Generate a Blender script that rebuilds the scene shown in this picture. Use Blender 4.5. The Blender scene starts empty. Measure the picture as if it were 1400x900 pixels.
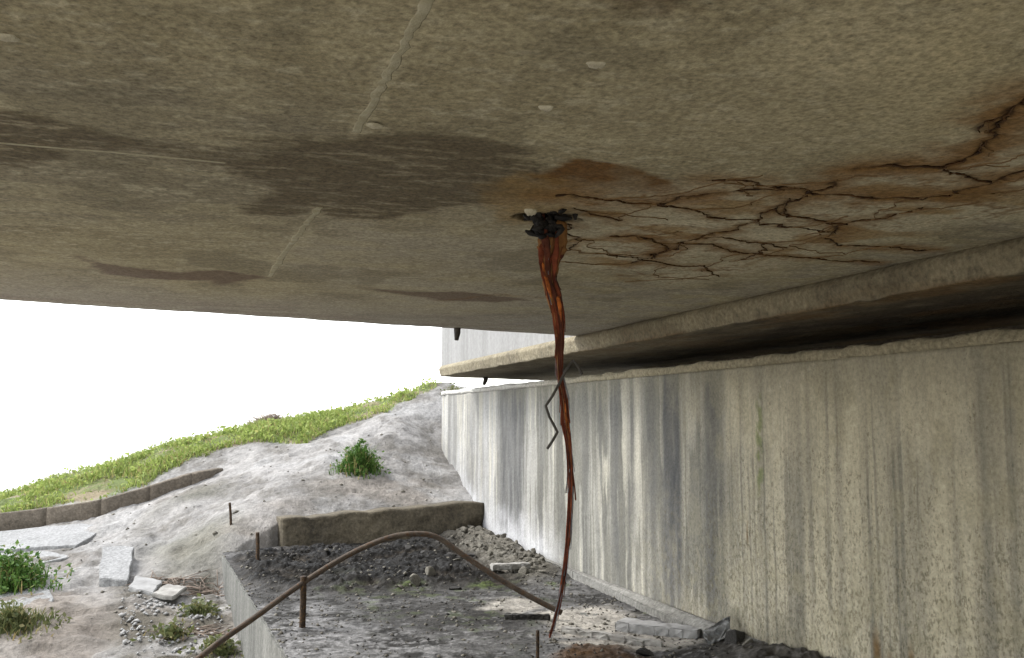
import bpy, math, random
import numpy as np
from mathutils import Vector

random.seed(11)
RNG = np.random.default_rng(11)
SC = bpy.context.scene
COL = SC.collection

# ------------------------------------------------------------------ camera
F = 1300.0                                   # focal length in photo pixels (1400 wide)
YAW = math.radians(17.3)                     # camera is turned right of the wall direction (+Y)
PITCH = math.radians(5.27)
EYE = np.array([0.0, 0.0, 1.2])              # 1.2 m above the concrete bench, 1.7 m above the low ground
FWD = np.array([math.sin(YAW)*math.cos(PITCH), math.cos(YAW)*math.cos(PITCH), math.sin(PITCH)])
RGT = np.array([math.cos(YAW), -math.sin(YAW), 0.0])
UPV = np.cross(RGT, FWD)
HF = np.array([math.sin(YAW), math.cos(YAW), 0.0])

cam_data = bpy.data.cameras.new('camera')
cam_data.sensor_width = 36.0
cam_data.lens = 36.0*F/1400.0
cam_data.clip_start = 0.05
cam_data.clip_end = 6000.0
cam = bpy.data.objects.new('camera', cam_data)
COL.objects.link(cam)
cam.location = EYE
cam.rotation_euler = (math.radians(90)+PITCH, 0.0, -YAW)
SC.camera = cam

# ------------------------------------------------------------------ sky and sun (bright overcast)
SUN_EL, SUN_AZ = math.radians(52), math.radians(-62)      # azimuth clockwise from +Y
world = bpy.data.worlds.new('World'); SC.world = world
world.use_nodes = True
wn = world.node_tree; wn.nodes.clear()
w_out = wn.nodes.new('ShaderNodeOutputWorld')
w_bg = wn.nodes.new('ShaderNodeBackground')
w_sky = wn.nodes.new('ShaderNodeTexSky')
w_sky.sky_type = 'NISHITA'
w_sky.sun_disc = False
w_sky.sun_elevation = SUN_EL
w_sky.sun_rotation = SUN_AZ
w_sky.air_density = 1.0; w_sky.dust_density = 1.0; w_sky.ozone_density = 1.0
w_hs = wn.nodes.new('ShaderNodeHueSaturation')
w_hs.inputs['Saturation'].default_value = 0.22           # thin cloud: nearly white sky
w_bg.inputs['Strength'].default_value = 0.15
wn.links.new(w_sky.outputs[0], w_hs.inputs['Color'])
wn.links.new(w_hs.outputs[0], w_bg.inputs['Color'])
wn.links.new(w_bg.outputs[0], w_out.inputs['Surface'])

sun_data = bpy.data.lights.new('sun', 'SUN')
sun_data.energy = 0.8
sun_data.angle = math.radians(20)
sun_data.color = (1.0, 0.97, 0.92)
sun = bpy.data.objects.new('sun', sun_data); COL.objects.link(sun)
sd = Vector((math.sin(SUN_AZ)*math.cos(SUN_EL), math.cos(SUN_AZ)*math.cos(SUN_EL), math.sin(SUN_EL)))
sun.rotation_euler = sd.to_track_quat('Z', 'Y').to_euler()
sun.location = (-20, 20, 30)

SC.view_settings.view_transform = 'Standard'
SC.view_settings.look = 'None'
SC.view_settings.exposure = 2.3
SC.view_settings.gamma = 1.0
SC.view_settings.use_curve_mapping = False
SC.render.engine = 'CYCLES'
SC.cycles.max_bounces = 8
SC.cycles.diffuse_bounces = 6
SC.cycles.use_denoising = True

# ------------------------------------------------------------------ measuring helpers
def ray(px, py):
    return FWD + RGT*((px-700.0)/F) + UPV*((450.0-py)/F)
def at_z(px, py, z):
    d = ray(px, py); return EYE + d*((z-EYE[2])/d[2])
def at_x(px, py, x):
    d = ray(px, py); return EYE + d*((x-EYE[0])/d[0])
def at_d(px, py, dist):                       # dist: horizontal distance along the view direction
    d = ray(px, py); return EYE + d*(dist/np.dot(d, HF))

# ------------------------------------------------------------------ numpy noise
def _hash(ix, iy, seed):
    h = (ix.astype(np.int64)*374761393 + iy.astype(np.int64)*668265263 + seed*982451653) & 0x7fffffff
    h = ((h ^ (h >> 13))*1274126177) & 0x7fffffff
    h = h ^ (h >> 16)
    return (h & 0xffff)/65535.0
def vnoise(x, y, seed=0):
    x = np.asarray(x, float); y = np.asarray(y, float)
    ix = np.floor(x); iy = np.floor(y); fx = x-ix; fy = y-iy
    fx = fx*fx*fx*(fx*(fx*6-15)+10); fy = fy*fy*fy*(fy*(fy*6-15)+10)
    a = _hash(ix, iy, seed); b = _hash(ix+1, iy, seed); c = _hash(ix, iy+1, seed); d = _hash(ix+1, iy+1, seed)
    return (a*(1-fx)+b*fx)*(1-fy) + (c*(1-fx)+d*fx)*fy
def fbm(x, y, seed=0, octv=4, gain=0.5):
    s = 0; a = 1; t = 0
    for o in range(octv):
        s = s + a*vnoise(x*2**o+17.3*o, y*2**o-9.1*o, seed+o*31); t += a; a *= gain
    return s/t
def sstep(a, b, x):
    t = np.clip((x-a)/(b-a), 0, 1); return t*t*(3-2*t)
def seg_dist(X, Y, pts):
    """distance of grid points to a polyline (pts: n x 2) and position along it 0..1"""
    best = np.full(X.shape, 1e9); along = np.zeros(X.shape)
    n = len(pts)-1
    for i in range(n):
        ax, ay = pts[i][:2]; bx_, by_ = pts[i+1][:2]
        dx, dy = bx_-ax, by_-ay; L = dx*dx+dy*dy+1e-12
        t = np.clip(((X-ax)*dx+(Y-ay)*dy)/L, 0, 1)
        d = np.hypot(X-ax-t*dx, Y-ay-t*dy)
        m = d < best
        best = np.where(m, d, best); along = np.where(m, (i+t)/n, along)
    return best, along
def in_poly(X, Y, pts):
    inside = np.zeros(X.shape, bool); n = len(pts); j = n-1
    for i in range(n):
        xi, yi = pts[i][:2]; xj, yj = pts[j][:2]
        c = ((yi > Y) != (yj > Y)) & (X < (xj-xi)*(Y-yi)/((yj-yi)+1e-12)+xi)
        inside ^= c; j = i
    return inside
def soft_poly(X, Y, pts, edge):
    """1 inside, 0 outside, with a transition 'edge' metres wide"""
    pts = [tuple(p[:2]) for p in pts]
    d, _ = seg_dist(X, Y, pts+[pts[0]])
    s = np.where(in_poly(X, Y, pts), d, -d)
    return sstep(-edge, edge, s)

# ------------------------------------------------------------------ object helpers
def link(name, me, mat=None, parent=None):
    o = bpy.data.objects.new(name, me); COL.objects.link(o)
    if mat is not None and me is not None and len(me.materials) == 0: me.materials.append(mat)
    if parent is not None: o.parent = parent
    return o
def empty(name, loc, label=None, cat=None, group=None):
    o = bpy.data.objects.new(name, None); COL.objects.link(o)
    o.location = loc; o.empty_display_size = 0.1
    if label: tag(o, label, cat, group)
    return o
def tag(o, label=None, cat=None, group=None, kind=None):
    if label: o['label'] = label
    if cat: o['category'] = cat
    if group: o['group'] = group
    if kind: o['kind'] = kind
    return o
def mesh_np(name, V, faces, smooth=False):
    """V: n x 3; faces: list of lists or (m x k) int array"""
    me = bpy.data.meshes.new(name)
    if isinstance(faces, np.ndarray):
        k = faces.shape[1]; nf = len(faces)
        loops = faces.astype(np.int32).ravel()
        starts = np.arange(nf, dtype=np.int32)*k; tot = np.full(nf, k, np.int32)
    else:
        tot = np.array([len(f) for f in faces], np.int32); nf = len(faces)
        starts = np.concatenate([[0], np.cumsum(tot)[:-1]]).astype(np.int32)
        loops = np.concatenate([np.asarray(f, np.int32) for f in faces])
    me.vertices.add(len(V)); me.vertices.foreach_set('co', np.asarray(V, np.float32).ravel())
    me.loops.add(len(loops)); me.loops.foreach_set('vertex_index', loops)
    me.polygons.add(nf); me.polygons.foreach_set('loop_start', starts); me.polygons.foreach_set('loop_total', tot)
    if smooth: me.polygons.foreach_set('use_smooth', np.ones(nf, bool))
    me.update(calc_edges=True); me.validate()
    return me
def set_attr(me, name, rgba):
    a = me.attributes.new(name, 'FLOAT_COLOR', 'POINT')
    a.data.foreach_set('color', np.asarray(rgba, np.float32).ravel())
def grid_faces(n, m, off=0):
    i, j = np.meshgrid(np.arange(n-1), np.arange(m-1), indexing='ij')
    a = i*m+j+off
    return np.stack([a, a+m, a+m+1, a+1], -1).reshape(-1, 4)
def slab_from_grid(P, thick, name, flip=False, smooth=False):
    """P: n x m x 3 visible sheet; thick: vector to the back. Closed solid, sheet verts come first."""
    n, m, _ = P.shape
    V = P.reshape(-1, 3)
    f = grid_faces(n, m)
    idx = np.arange(n*m).reshape(n, m)
    ring = np.concatenate([idx[:, 0], idx[-1, 1:], idx[-2::-1, -1], idx[0, -2:0:-1]])
    B = V[ring]+np.asarray(thick, float)
    base = n*m; k = len(ring)
    V2 = np.vstack([V, B])
    r = np.arange(k); r2 = (r+1) % k
    sides = np.stack([ring[r2], ring[r], base+r, base+r2], -1)
    fl = [list(x) for x in f]
    fl = f if not flip else f[:, ::-1]
    sides = sides if not flip else sides[:, ::-1]
    quads = np.vstack([fl, sides])
    back = list(base+r) if flip else list((base+r)[::-1])
    faces = [q for q in quads]+[np.array(back)]
    return mesh_np(name, V2, faces, smooth), len(V2)-n*m
def box_mesh(name, x0, x1, y0, y1, z0, z1, bev=0.0):
    import bmesh
    bm = bmesh.new()
    bmesh.ops.create_cube(bm, size=1)
    for v in bm.verts:
        v.co = Vector(((x0+x1)/2+v.co.x*(x1-x0), (y0+y1)/2+v.co.y*(y1-y0), (z0+z1)/2+v.co.z*(z1-z0)))
    if bev: bmesh.ops.bevel(bm, geom=bm.edges[:], offset=bev, segments=2, affect='EDGES')
    me = bpy.data.meshes.new(name); bm.to_mesh(me); bm.free(); return me
def prism_mesh(name, poly, z0, z1, bev=0.0, rough=0.0, sub=0, seed=0):
    """poly: list of (x, y), extruded from z0 to z1 (z0/z1 numbers or lists)"""
    import bmesh
    bm = bmesh.new(); n = len(poly)
    zz0 = z0 if hasattr(z0, '__len__') else [z0]*n
    zz1 = z1 if hasattr(z1, '__len__') else [z1]*n
    b = [bm.verts.new((p[0], p[1], z)) for p, z in zip(poly, zz0)]
    t = [bm.verts.new((p[0], p[1], z)) for p, z in zip(poly, zz1)]
    bm.faces.new(b[::-1]); bm.faces.new(t)
    for i in range(n): bm.faces.new((b[i], b[(i+1) % n], t[(i+1) % n], t[i]))
    bmesh.ops.recalc_face_normals(bm, faces=bm.faces[:])
    if bev: bmesh.ops.bevel(bm, geom=bm.edges[:], offset=bev, segments=2, affect='EDGES')
    if sub:
        bmesh.ops.triangulate(bm, faces=[f for f in bm.faces if len(f.verts) > 4])
        bmesh.ops.subdivide_edges(bm, edges=bm.edges[:], cuts=sub, use_grid_fill=True)
    if rough:
        r = random.Random(seed)
        for v in bm.verts: v.co += Vector((r.uniform(-1, 1), r.uniform(-1, 1), r.uniform(-1, 1)))*rough
    me = bpy.data.meshes.new(name); bm.to_mesh(me); bm.free(); return me
def catmull(pts, n):
    pts = np.asarray(pts, float); out = []
    k = len(pts)
    for t in np.linspace(0, k-1-1e-9, n):
        i = int(t); f = t-i
        p0 = pts[max(i-1, 0)]; p1 = pts[i]; p2 = pts[min(i+1, k-1)]; p3 = pts[min(i+2, k-1)]
        out.append(0.5*((2*p1)+(-p0+p2)*f+(2*p0-5*p1+4*p2-p3)*f*f+(-p0+3*p1-3*p2+p3)*f**3))
    return np.array(out)
def tube_vf(path, rad, sides=10, flat=1.0, twist=0.0, off=0, cap=True):
    """tube of (rad) radii along path; flat<1 squashes it into a ribbon turning by twist radians"""
    path = np.asarray(path, float); n = len(path)
    rad = np.broadcast_to(np.asarray(rad, float), (n,))
    T = np.gradient(path, axis=0); T /= np.linalg.norm(T, axis=1)[:, None]+1e-12
    ref = np.array([0.31, 0.94, 0.12]) if abs(T[n//2][2]) > 0.7 else np.array([0, 0, 1.0])
    V = []
    for i in range(n):
        a = np.cross(T[i], ref); a /= np.linalg.norm(a)+1e-12; b = np.cross(T[i], a)
        w = twist*i/max(n-1, 1)
        a2 = a*math.cos(w)+b*math.sin(w); b2 = -a*math.sin(w)+b*math.cos(w)
        for s in range(sides):
            q = 2*math.pi*s/sides
            V.append(path[i]+rad[i]*(a2*math.cos(q)+b2*flat*math.sin(q)))
    Fc = []
    for i in range(n-1):
        for s in range(sides):
            p = i*sides+s; q = i*sides+(s+1) % sides
            Fc.append([off+p, off+q, off+q+sides, off+p+sides])
    if cap:
        Fc.append([off+s for s in range(sides)][::-1]); Fc.append([off+(n-1)*sides+s for s in range(sides)])
    return np.array(V), Fc

# ------------------------------------------------------------------ materials
def new_mat(name):
    m = bpy.data.materials.new(name); m.use_nodes = True
    nt = m.node_tree; nt.nodes.clear()
    out = nt.nodes.new('ShaderNodeOutputMaterial'); b = nt.nodes.new('ShaderNodeBsdfPrincipled')
    nt.links.new(b.outputs[0], out.inputs['Surface'])
    b.inputs['Roughness'].default_value = 0.9
    b.inputs['Specular IOR Level'].default_value = 0.25
    return m, nt, b
class NB:
    """small node builder"""
    def __init__(self, nt):
        self.nt = nt
        tc = nt.nodes.new('ShaderNodeTexCoord'); self.co = tc.outputs['Object']
    def mp(self, scale=(1, 1, 1)):
        n = self.nt.nodes.new('ShaderNodeMapping'); n.inputs['Scale'].default_value = scale
        self.nt.links.new(self.co, n.inputs['Vector']); return n.outputs[0]
    def noise(self, scale, detail=4, rough=0.55, vec=None, dist=0.0):
        n = self.nt.nodes.new('ShaderNodeTexNoise'); n.inputs['Scale'].default_value = scale
        n.inputs['Detail'].default_value = detail; n.inputs['Roughness'].default_value = rough
        n.inputs['Distortion'].default_value = dist
        self.nt.links.new(vec or self.co, n.inputs['Vector']); return n.outputs['Fac']
    def voro(self, scale, vec=None, feature='F1'):
        n = self.nt.nodes.new('ShaderNodeTexVoronoi'); n.inputs['Scale'].default_value = scale; n.feature = feature
        self.nt.links.new(vec or self.co, n.inputs['Vector']); return n.outputs['Distance']
    def rng(self, v, a, b, c=0.0, d=1.0):
        n = self.nt.nodes.new('ShaderNodeMapRange'); n.clamp = True
        for k, x in zip(('From Min', 'From Max', 'To Min', 'To Max'), (a, b, c, d)): n.inputs[k].default_value = x
        self.nt.links.new(v, n.inputs['Value']); return n.outputs[0]
    def math(self, op, a, b):
        n = self.nt.nodes.new('ShaderNodeMath'); n.operation = op
        for i, x in enumerate((a, b)):
            if isinstance(x, (int, float)): n.inputs[i].default_value = x
            else: self.nt.links.new(x, n.inputs[i])
        return n.outputs[0]
    def mix(self, fac, a, b, mode='MIX'):
        n = self.nt.nodes.new('ShaderNodeMix'); n.data_type = 'RGBA'; n.blend_type = mode
        for s, x in (('Factor', fac),):
            if isinstance(x, (int, float)): n.inputs[0].default_value = x
            else: self.nt.links.new(x, n.inputs[0])
        for i, x in ((6, a), (7, b)):
            if isinstance(x, tuple): n.inputs[i].default_value = (*x, 1.0)
            else: self.nt.links.new(x, n.inputs[i])
        return n.outputs[2]
    def attr(self, name):
        n = self.nt.nodes.new('ShaderNodeAttribute'); n.attribute_name = name
        s = self.nt.nodes.new('ShaderNodeSeparateColor'); self.nt.links.new(n.outputs['Color'], s.inputs[0])
        return n.outputs['Color'], s.outputs[0], s.outputs[1], s.outputs[2], n.outputs['Alpha']
    def bump(self, h, strength, dist, bsdf, prev=None):
        n = self.nt.nodes.new('ShaderNodeBump'); n.inputs['Strength'].default_value = strength
        n.inputs['Distance'].default_value = dist
        self.nt.links.new(h, n.inputs['Height'])
        if prev: self.nt.links.new(prev, n.inputs['Normal'])
        if bsdf: self.nt.links.new(n.outputs[0], bsdf.inputs['Normal'])
        return n.outputs[0]
def concrete(name, base, dark, light, attr=None, speck=None, fine=55, bump=0.35, streak=None, rough=0.9, grain=(0.45, 1.5)):
    """weathered concrete. attr: colour attribute whose rgb replaces the base and alpha says how much"""
    m, nt, b = new_mat(name); n = NB(nt)
    v = n.mp(streak) if streak else None
    big = n.rng(n.noise(1.6, 5, 0.6, v), 0.35, 0.68)
    mid = n.rng(n.noise(13, 5, 0.7, v), 0.35, 0.7)
    fin = n.noise(fine, 5, 0.7)
    pores = n.voro(38)
    c = n.mix(big, dark, base)
    c = n.mix(n.math('MULTIPLY', mid, 0.42), c, light)
    if attr:
        col, r, g, bl, al = n.attr(attr)
        c = n.mix(al, c, col)
    if speck:
        _, sr, _, _, _ = n.attr(speck)
        sv = n.mp((1, 1, .7))
        th = n.math('ADD', n.noise(60, 6, 0.75, sv), n.math('MULTIPLY', sr, 0.10))
        c = n.mix(n.math('MULTIPLY', n.rng(th, 0.60, 0.69), n.rng(sr, 0, .6, 0, .6)), c, (0.07, 0.06, 0.032))
    sp = n.rng(fin, 0.3, 0.70, grain[0], grain[1])
    g3 = nt.nodes.new('ShaderNodeCombineColor')
    for k in range(3): nt.links.new(sp, g3.inputs[k])
    c = n.mix(0.8, c, g3.outputs[0], 'MULTIPLY')
    hole = n.rng(pores, 0.06, 0.16, 0.0, 1.0)
    holesel = n.rng(n.noise(7, 2), 0.5, 0.62, 1.0, 0.0)
    hf = n.math('MAXIMUM', hole, holesel)
    dk = n.rng(hf, 0, 1, 0.55, 1.0)
    g4 = nt.nodes.new('ShaderNodeCombineColor')
    for k in range(3): nt.links.new(dk, g4.inputs[k])
    c = n.mix(1.0, c, g4.outputs[0], 'MULTIPLY')
    nt.links.new(c, b.inputs['Base Color'])
    b.inputs['Roughness'].default_value = rough
    h = n.math('ADD', n.math('MULTIPLY', fin, 0.6), n.math('MULTIPLY', mid, 0.8))
    h = n.math('ADD', h, n.math('MULTIPLY', hf, 0.4))
    n.bump(h, bump, 0.02, b)
    return m
def simple(name, c1, c2, scale=14, rough=0.85, bump=0.4, dist=0.01, metal=0.0, c3=None):
    m, nt, b = new_mat(name); n = NB(nt)
    a = n.rng(n.noise(scale, 5, 0.65), 0.34, 0.68)
    c = n.mix(a, c1, c2)
    if c3 is not None: c = n.mix(n.rng(n.noise(scale*2.7, 4, 0.6), 0.52, 0.66), c, c3)
    nt.links.new(c, b.inputs['Base Color'])
    b.inputs['Roughness'].default_value = rough; b.inputs['Metallic'].default_value = metal
    n.bump(n.noise(scale*4, 4, 0.7), bump, dist, b)
    return m
def attr_mat(name, attr, fine, lo=0.6, hi=1.35, bump=0.5, dist=0.02, rough=0.95, wet=False):
    m, nt, b = new_mat(name); n = NB(nt)
    col, r, g, bl, al = n.attr(attr)
    fin = n.noise(fine, 6, 0.7); mid = n.noise(fine*0.22, 4, 0.6)
    sp = n.rng(n.math('ADD', n.math('MULTIPLY', fin, 0.6), n.math('MULTIPLY', mid, 0.4)), 0.34, 0.68, lo, hi)
    g3 = nt.nodes.new('ShaderNodeCombineColor')
    for k in range(3): nt.links.new(sp, g3.inputs[k])
    c = n.mix(1.0, col, g3.outputs[0], 'MULTIPLY')
    nt.links.new(c, b.inputs['Base Color'])
    if wet:
        nt.links.new(n.rng(al, 0, 1, rough, 0.6), b.inputs['Roughness'])
        b.inputs['Specular IOR Level'].default_value = 0.12
    else: b.inputs['Roughness'].default_value = rough
    n.bump(n.math('ADD', fin, mid), bump, dist, b)
    return m
def leaf_mat(name, c1, c2, trans=0.35):
    m, nt, b = new_mat(name); n = NB(nt)
    oi = nt.nodes.new('ShaderNodeAttribute'); oi.attribute_name = 'tint'
    s = nt.nodes.new('ShaderNodeSeparateColor'); nt.links.new(oi.outputs['Color'], s.inputs[0])
    c = n.mix(s.outputs[0], c1, c2)
    c = n.mix(n.rng(s.outputs[1], 0.80, 0.95), c, (0.30, 0.24, 0.11))
    nt.links.new(c, b.inputs['Base Color'])
    b.inputs['Roughness'].default_value = 0.6
    tr = nt.nodes.new('ShaderNodeBsdfTranslucent'); nt.links.new(c, tr.inputs['Color'])
    mx = nt.nodes.new('ShaderNodeMixShader'); mx.inputs[0].default_value = trans
    out = [q for q in nt.nodes if q.type == 'OUTPUT_MATERIAL'][0]
    nt.links.new(b.outputs[0], mx.inputs[1]); nt.links.new(tr.outputs[0], mx.inputs[2])
    nt.links.new(mx.outputs[0], out.inputs['Surface'])
    return m

M = {}
M['soffit'] = concrete('soffit_concrete', (0.34, 0.30, 0.195), (0.255, 0.222, 0.14), (0.44, 0.395, 0.28), attr='stain_or_light', fine=85, bump=0.22, grain=(0.40, 1.6))
M['wall'] = concrete('wall_concrete', speck='speck', base=(0.3, 0.28, 0.2), dark=(0.25, 0.23, 0.17), light=(0.36, 0.34, 0.26), attr='stain_or_light', fine=60, bump=0.22, grain=(0.66, 1.3))
M['edge'] = concrete('edge_concrete', (0.22, 0.19, 0.125), (0.125, 0.105, 0.068), (0.32, 0.285, 0.20), attr='stain_or_light', fine=45, bump=0.5)
M['pale'] = concrete('pale_concrete', (0.225, 0.222, 0.215), (0.15, 0.148, 0.14), (0.25, 0.247, 0.24), fine=30, bump=0.15, streak=(3, 3, 0.12), grain=(0.8, 1.15))
M['paving'] = concrete('paving_concrete', (0.225, 0.225, 0.22), (0.165, 0.165, 0.16), (0.27, 0.27, 0.266), fine=40, bump=0.3)
M['kerb'] = concrete('kerb_concrete', (0.105, 0.086, 0.065), (0.06, 0.05, 0.037), (0.16, 0.136, 0.107), fine=40, bump=0.4)
M['block'] = concrete('block_concrete', (0.105, 0.088, 0.06), (0.042, 0.036, 0.026), (0.18, 0.152, 0.105), fine=40, bump=0.5)
M['bench'] = concrete('bench_concrete', (0.16, 0.158, 0.142), (0.055, 0.055, 0.048), (0.21, 0.207, 0.19), fine=40, bump=0.4, streak=(3, 3, 0.15))
M['footing'] = concrete('footing_concrete', (0.16, 0.155, 0.14), (0.09, 0.086, 0.075), (0.23, 0.225, 0.205), fine=40, bump=0.5)
M['ridge'] = simple('lime_ridge', (0.33, 0.30, 0.20), (0.48, 0.45, 0.34), 30, 0.9)
M['lime'] = simple('lime_spot', (0.42, 0.38, 0.28), (0.6, 0.57, 0.46), 40, 0.9)
M['rust'] = simple('rusty_steel', (0.024, 0.017, 0.012), (0.06, 0.04, 0.026), 25, 0.85, c3=(0.10, 0.055, 0.02))
M['oldpipe'] = simple('old_pipe', (0.038, 0.028, 0.021), (0.085, 0.066, 0.048), 18, 0.8, c3=(0.075, 0.04, 0.02))
M['rustd'] = simple('rust_dark', (0.025, 0.012, 0.009), (0.11, 0.032, 0.017), 22, 0.98)
M['rustr'] = simple('rust_red', (0.07, 0.016, 0.009), (0.23, 0.06, 0.026), 26, 0.95)
M['rusto'] = simple('rust_orange', (0.09, 0.022, 0.01), (0.55, 0.16, 0.03), 45, 0.9)
M['rustb'] = simple('rust_brown', (0.16, 0.075, 0.025), (0.28, 0.14, 0.05), 20, 0.8)
M['greyst'] = simple('grey_strand', (0.10, 0.10, 0.11), (0.24, 0.24, 0.25), 30, 0.6)
M['crackfill'] = simple('crack_rust', (0.02, 0.011, 0.006), (0.12, 0.06, 0.022), 22, 0.9)
M['crackfine'] = simple('crack_fine_rust', (0.10, 0.06, 0.028), (0.24, 0.15, 0.07), 22, 0.9)
M['char'] = simple('charred', (0.006, 0.006, 0.007), (0.03, 0.027, 0.024), 25, 0.7)
M['wire'] = simple('wire_steel', (0.035, 0.031, 0.027), (0.07, 0.063, 0.055), 30, 0.6)
M['rock'] = simple('rubble_stone', (0.075, 0.068, 0.054), (0.17, 0.158, 0.13), 9, 0.95, c3=(0.04, 0.036, 0.03))
M['rockw'] = simple('pale_stone', (0.19, 0.187, 0.18), (0.30, 0.297, 0.288), 9, 0.95)
M['darkclod'] = simple('dark_clod', (0.012, 0.011, 0.010), (0.045, 0.042, 0.037), 16, 0.9)
M['wood'] = simple('grey_timber', (0.16, 0.15, 0.135), (0.30, 0.29, 0.265), 12, 0.9)
M['ground'] = attr_mat('ground_soil', 'tint', 26, 0.55, 1.32, 0.7, 0.05)
M['mud'] = attr_mat('bench_mud', 'tint', 45, 0.35, 1.7, 0.7, 0.02, 0.92, wet=True)
M['grass'] = leaf_mat('grass_blade', (0.12, 0.17, 0.035), (0.32, 0.38, 0.11), 0.5)
M['weed'] = leaf_mat('weed_leaf', (0.035, 0.09, 0.016), (0.11, 0.19, 0.04))
M['olive'] = leaf_mat('olive_leaf', (0.06, 0.08, 0.03), (0.15, 0.16, 0.06))
M['dry'] = simple('dry_twig', (0.13, 0.10, 0.08), (0.24, 0.19, 0.15), 20, 0.9)
M['rustmud'] = simple('rusty_soil', (0.07, 0.035, 0.016), (0.17, 0.085, 0.035), 14, 0.95, c3=(0.03, 0.022, 0.016))

# ------------------------------------------------------------------ main levels and planes
ZC = 1.2+0.535                    # underside of the main deck
XF = 2.28                         # face of the lower adjoining deck
ZU = 1.2+0.425                    # underside of the adjoining deck
XW = 2.66                         # abutment wall face
ZW = 1.2+0.309                    # wall top
e0 = at_z(0, 410, ZC); e1 = at_z(805, 461, ZC)
def edge_y(x): return e0[1]+(x-e0[0])*(e1[1]-e0[1])/(e1[0]-e0[0])

# ------------------------------------------------------------------ ground: one sheet to the horizon
cp = []
def cpd(*pts):
    for p in pts: cp.append(at_d(*p))
cpd((0, 684, 12.0), (100, 652, 12.2), (200, 625, 12.5), (300, 596, 12.7), (400, 580, 12.9), (500, 556, 13.1), (570, 534, 13.3), (600, 527, 13.3))
cpd((260, 630, 11.3), (339, 608, 11.5), (423, 604, 11.6), (477, 584, 11.9), (531, 566, 12.3), (600, 545, 12.6))
cpd((0, 702, 10.7), (130, 686, 10.7), (200, 668, 10.8), (300, 642, 11.1))
cpd((0, 735, 10.2), (120, 712, 10.2), (200, 690, 10.3), (290, 660, 10.6))
cpd((490, 640, 10.5), (400, 640, 10.5), (350, 650, 10.4), (300, 680, 9.9), (240, 680, 9.95), (200, 720, 9.6), (150, 722, 9.8),
    (230, 740, 9.15), (270, 740, 8.95), (240, 782, 8.5), (155, 792, 8.4), (155, 755, 9.0), (60, 760, 9.2), (0, 770, 9.0),
    (70, 800, 8.2), (0, 820, 7.9), (70, 850, 7.3), (0, 890, 6.8), (150, 850, 7.4), (230, 830, 7.7), (285, 850, 7.4), (301, 809, 8.3), (250, 890, 6.9),
    (560, 620, 11.2), (600, 600, 12.0), (550, 590, 11.7))
cpd((630, 660, 10.76), (601, 612, 11.75), (660, 705, 9.9), (390, 712, 9.05), (455, 706, 9.3), (520, 699, 9.6), (600, 694, 9.85), (345, 733, 8.85), (325, 705, 9.2), (312, 730, 8.85))
cpd((-200, 700, 12.2), (-200, 740, 10.2), (-200, 800, 8.6), (-450, 720, 12.4), (-450, 860, 8.0), (-800, 760, 12.5))
for px, py, d in ((-200, 700, 12.2), (0, 684, 12.0), (100, 652, 12.2), (200, 625, 12.5), (300, 596, 12.7), (400, 580, 12.9), (500, 556, 13.1), (600, 525, 13.3)):
    p = at_d(px, py, d+3.0); p[2] = at_d(px, py, d)[2]-1.0; cp.append(p)
    p = at_d(px, py, d+8.0); p[2] = at_d(px, py, d)[2]-2.8; cp.append(p)
for p in ((-3, 2.5, -.55), (0, 2, -.6), (-6, 3, -.5), (-9, 6, -.3), (-11, 12, -.1), (0, -2, -.6), (-5, -3, -.6), (-10, -2, -.6), (0.3, 4.8, -.56), (0.5, 3, -.6),
          (4, 12.0, 1.15), (5, 9, 1.0), (6, 13, 1.0), (4, 14, 1.2), (7, 5, .9), (8, 17, -.5), (5, -2, .9), (9, 10, .6), (1.5, 3, -.6), (1.5, -2, -.6)):
    cp.append(np.array(p, float))
cp = np.array(cp)
def tps(r): return np.where(r > 0, r*r*np.log(r+1e-9), 0)
nC = len(cp)
R = np.hypot(cp[:, None, 0]-cp[None, :, 0], cp[:, None, 1]-cp[None, :, 1])
A = np.zeros((nC+3, nC+3)); A[:nC, :nC] = tps(R)+np.eye(nC)*0.02
A[:nC, nC] = 1; A[:nC, nC+1:] = cp[:, :2]; A[nC, :nC] = 1; A[nC+1:, :nC] = cp[:, :2].T
sol = np.linalg.solve(A, np.concatenate([cp[:, 2], [0, 0, 0]]))
def terr0(X, Y):
    s = sol[nC]+sol[nC+1]*X+sol[nC+2]*Y
    for k in range(nC): s = s+sol[k]*tps(np.hypot(X-cp[k, 0], Y-cp[k, 1]))
    return s
# bench (raised concrete platform along the wall)
bc = at_z(303, 755, 0.0); bn = at_z(393, 900, 0.0); bk = at_z(387, 747, 0.0); br = at_d(665, 722, 9.85); br[2] = 0
bench_poly = [(bn[0]+(bn[0]-bc[0])*1.2, bn[1]+(bn[1]-bc[1])*1.2), (XW+.3, -0.2), (XW+.3, br[1]+0.12), (br[0], br[1]+0.12), (bk[0], bk[1]+0.06), (bc[0], bc[1])]
hole_poly = [(bench_poly[0][0]+.05, bench_poly[0][1]), (XW+.5, -0.2), (XW+.5, br[1]+0.02), (br[0], br[1]+0.14), (bk[0], bk[1]+0.11), (bc[0]+.07, bc[1]-.03)]
grass_lo = np.array([at_d(*p)[:2] for p in ((-450, 716, 10.9), (-200, 712, 10.7), (0, 702, 10.6), (130, 686, 10.7), (200, 660, 10.9), (260, 630, 11.3), (339, 608, 11.5), (423, 604, 11.6), (477, 586, 11.9), (531, 568, 12.3), (600, 532, 13.1), (640, 528, 13.5))])
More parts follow.
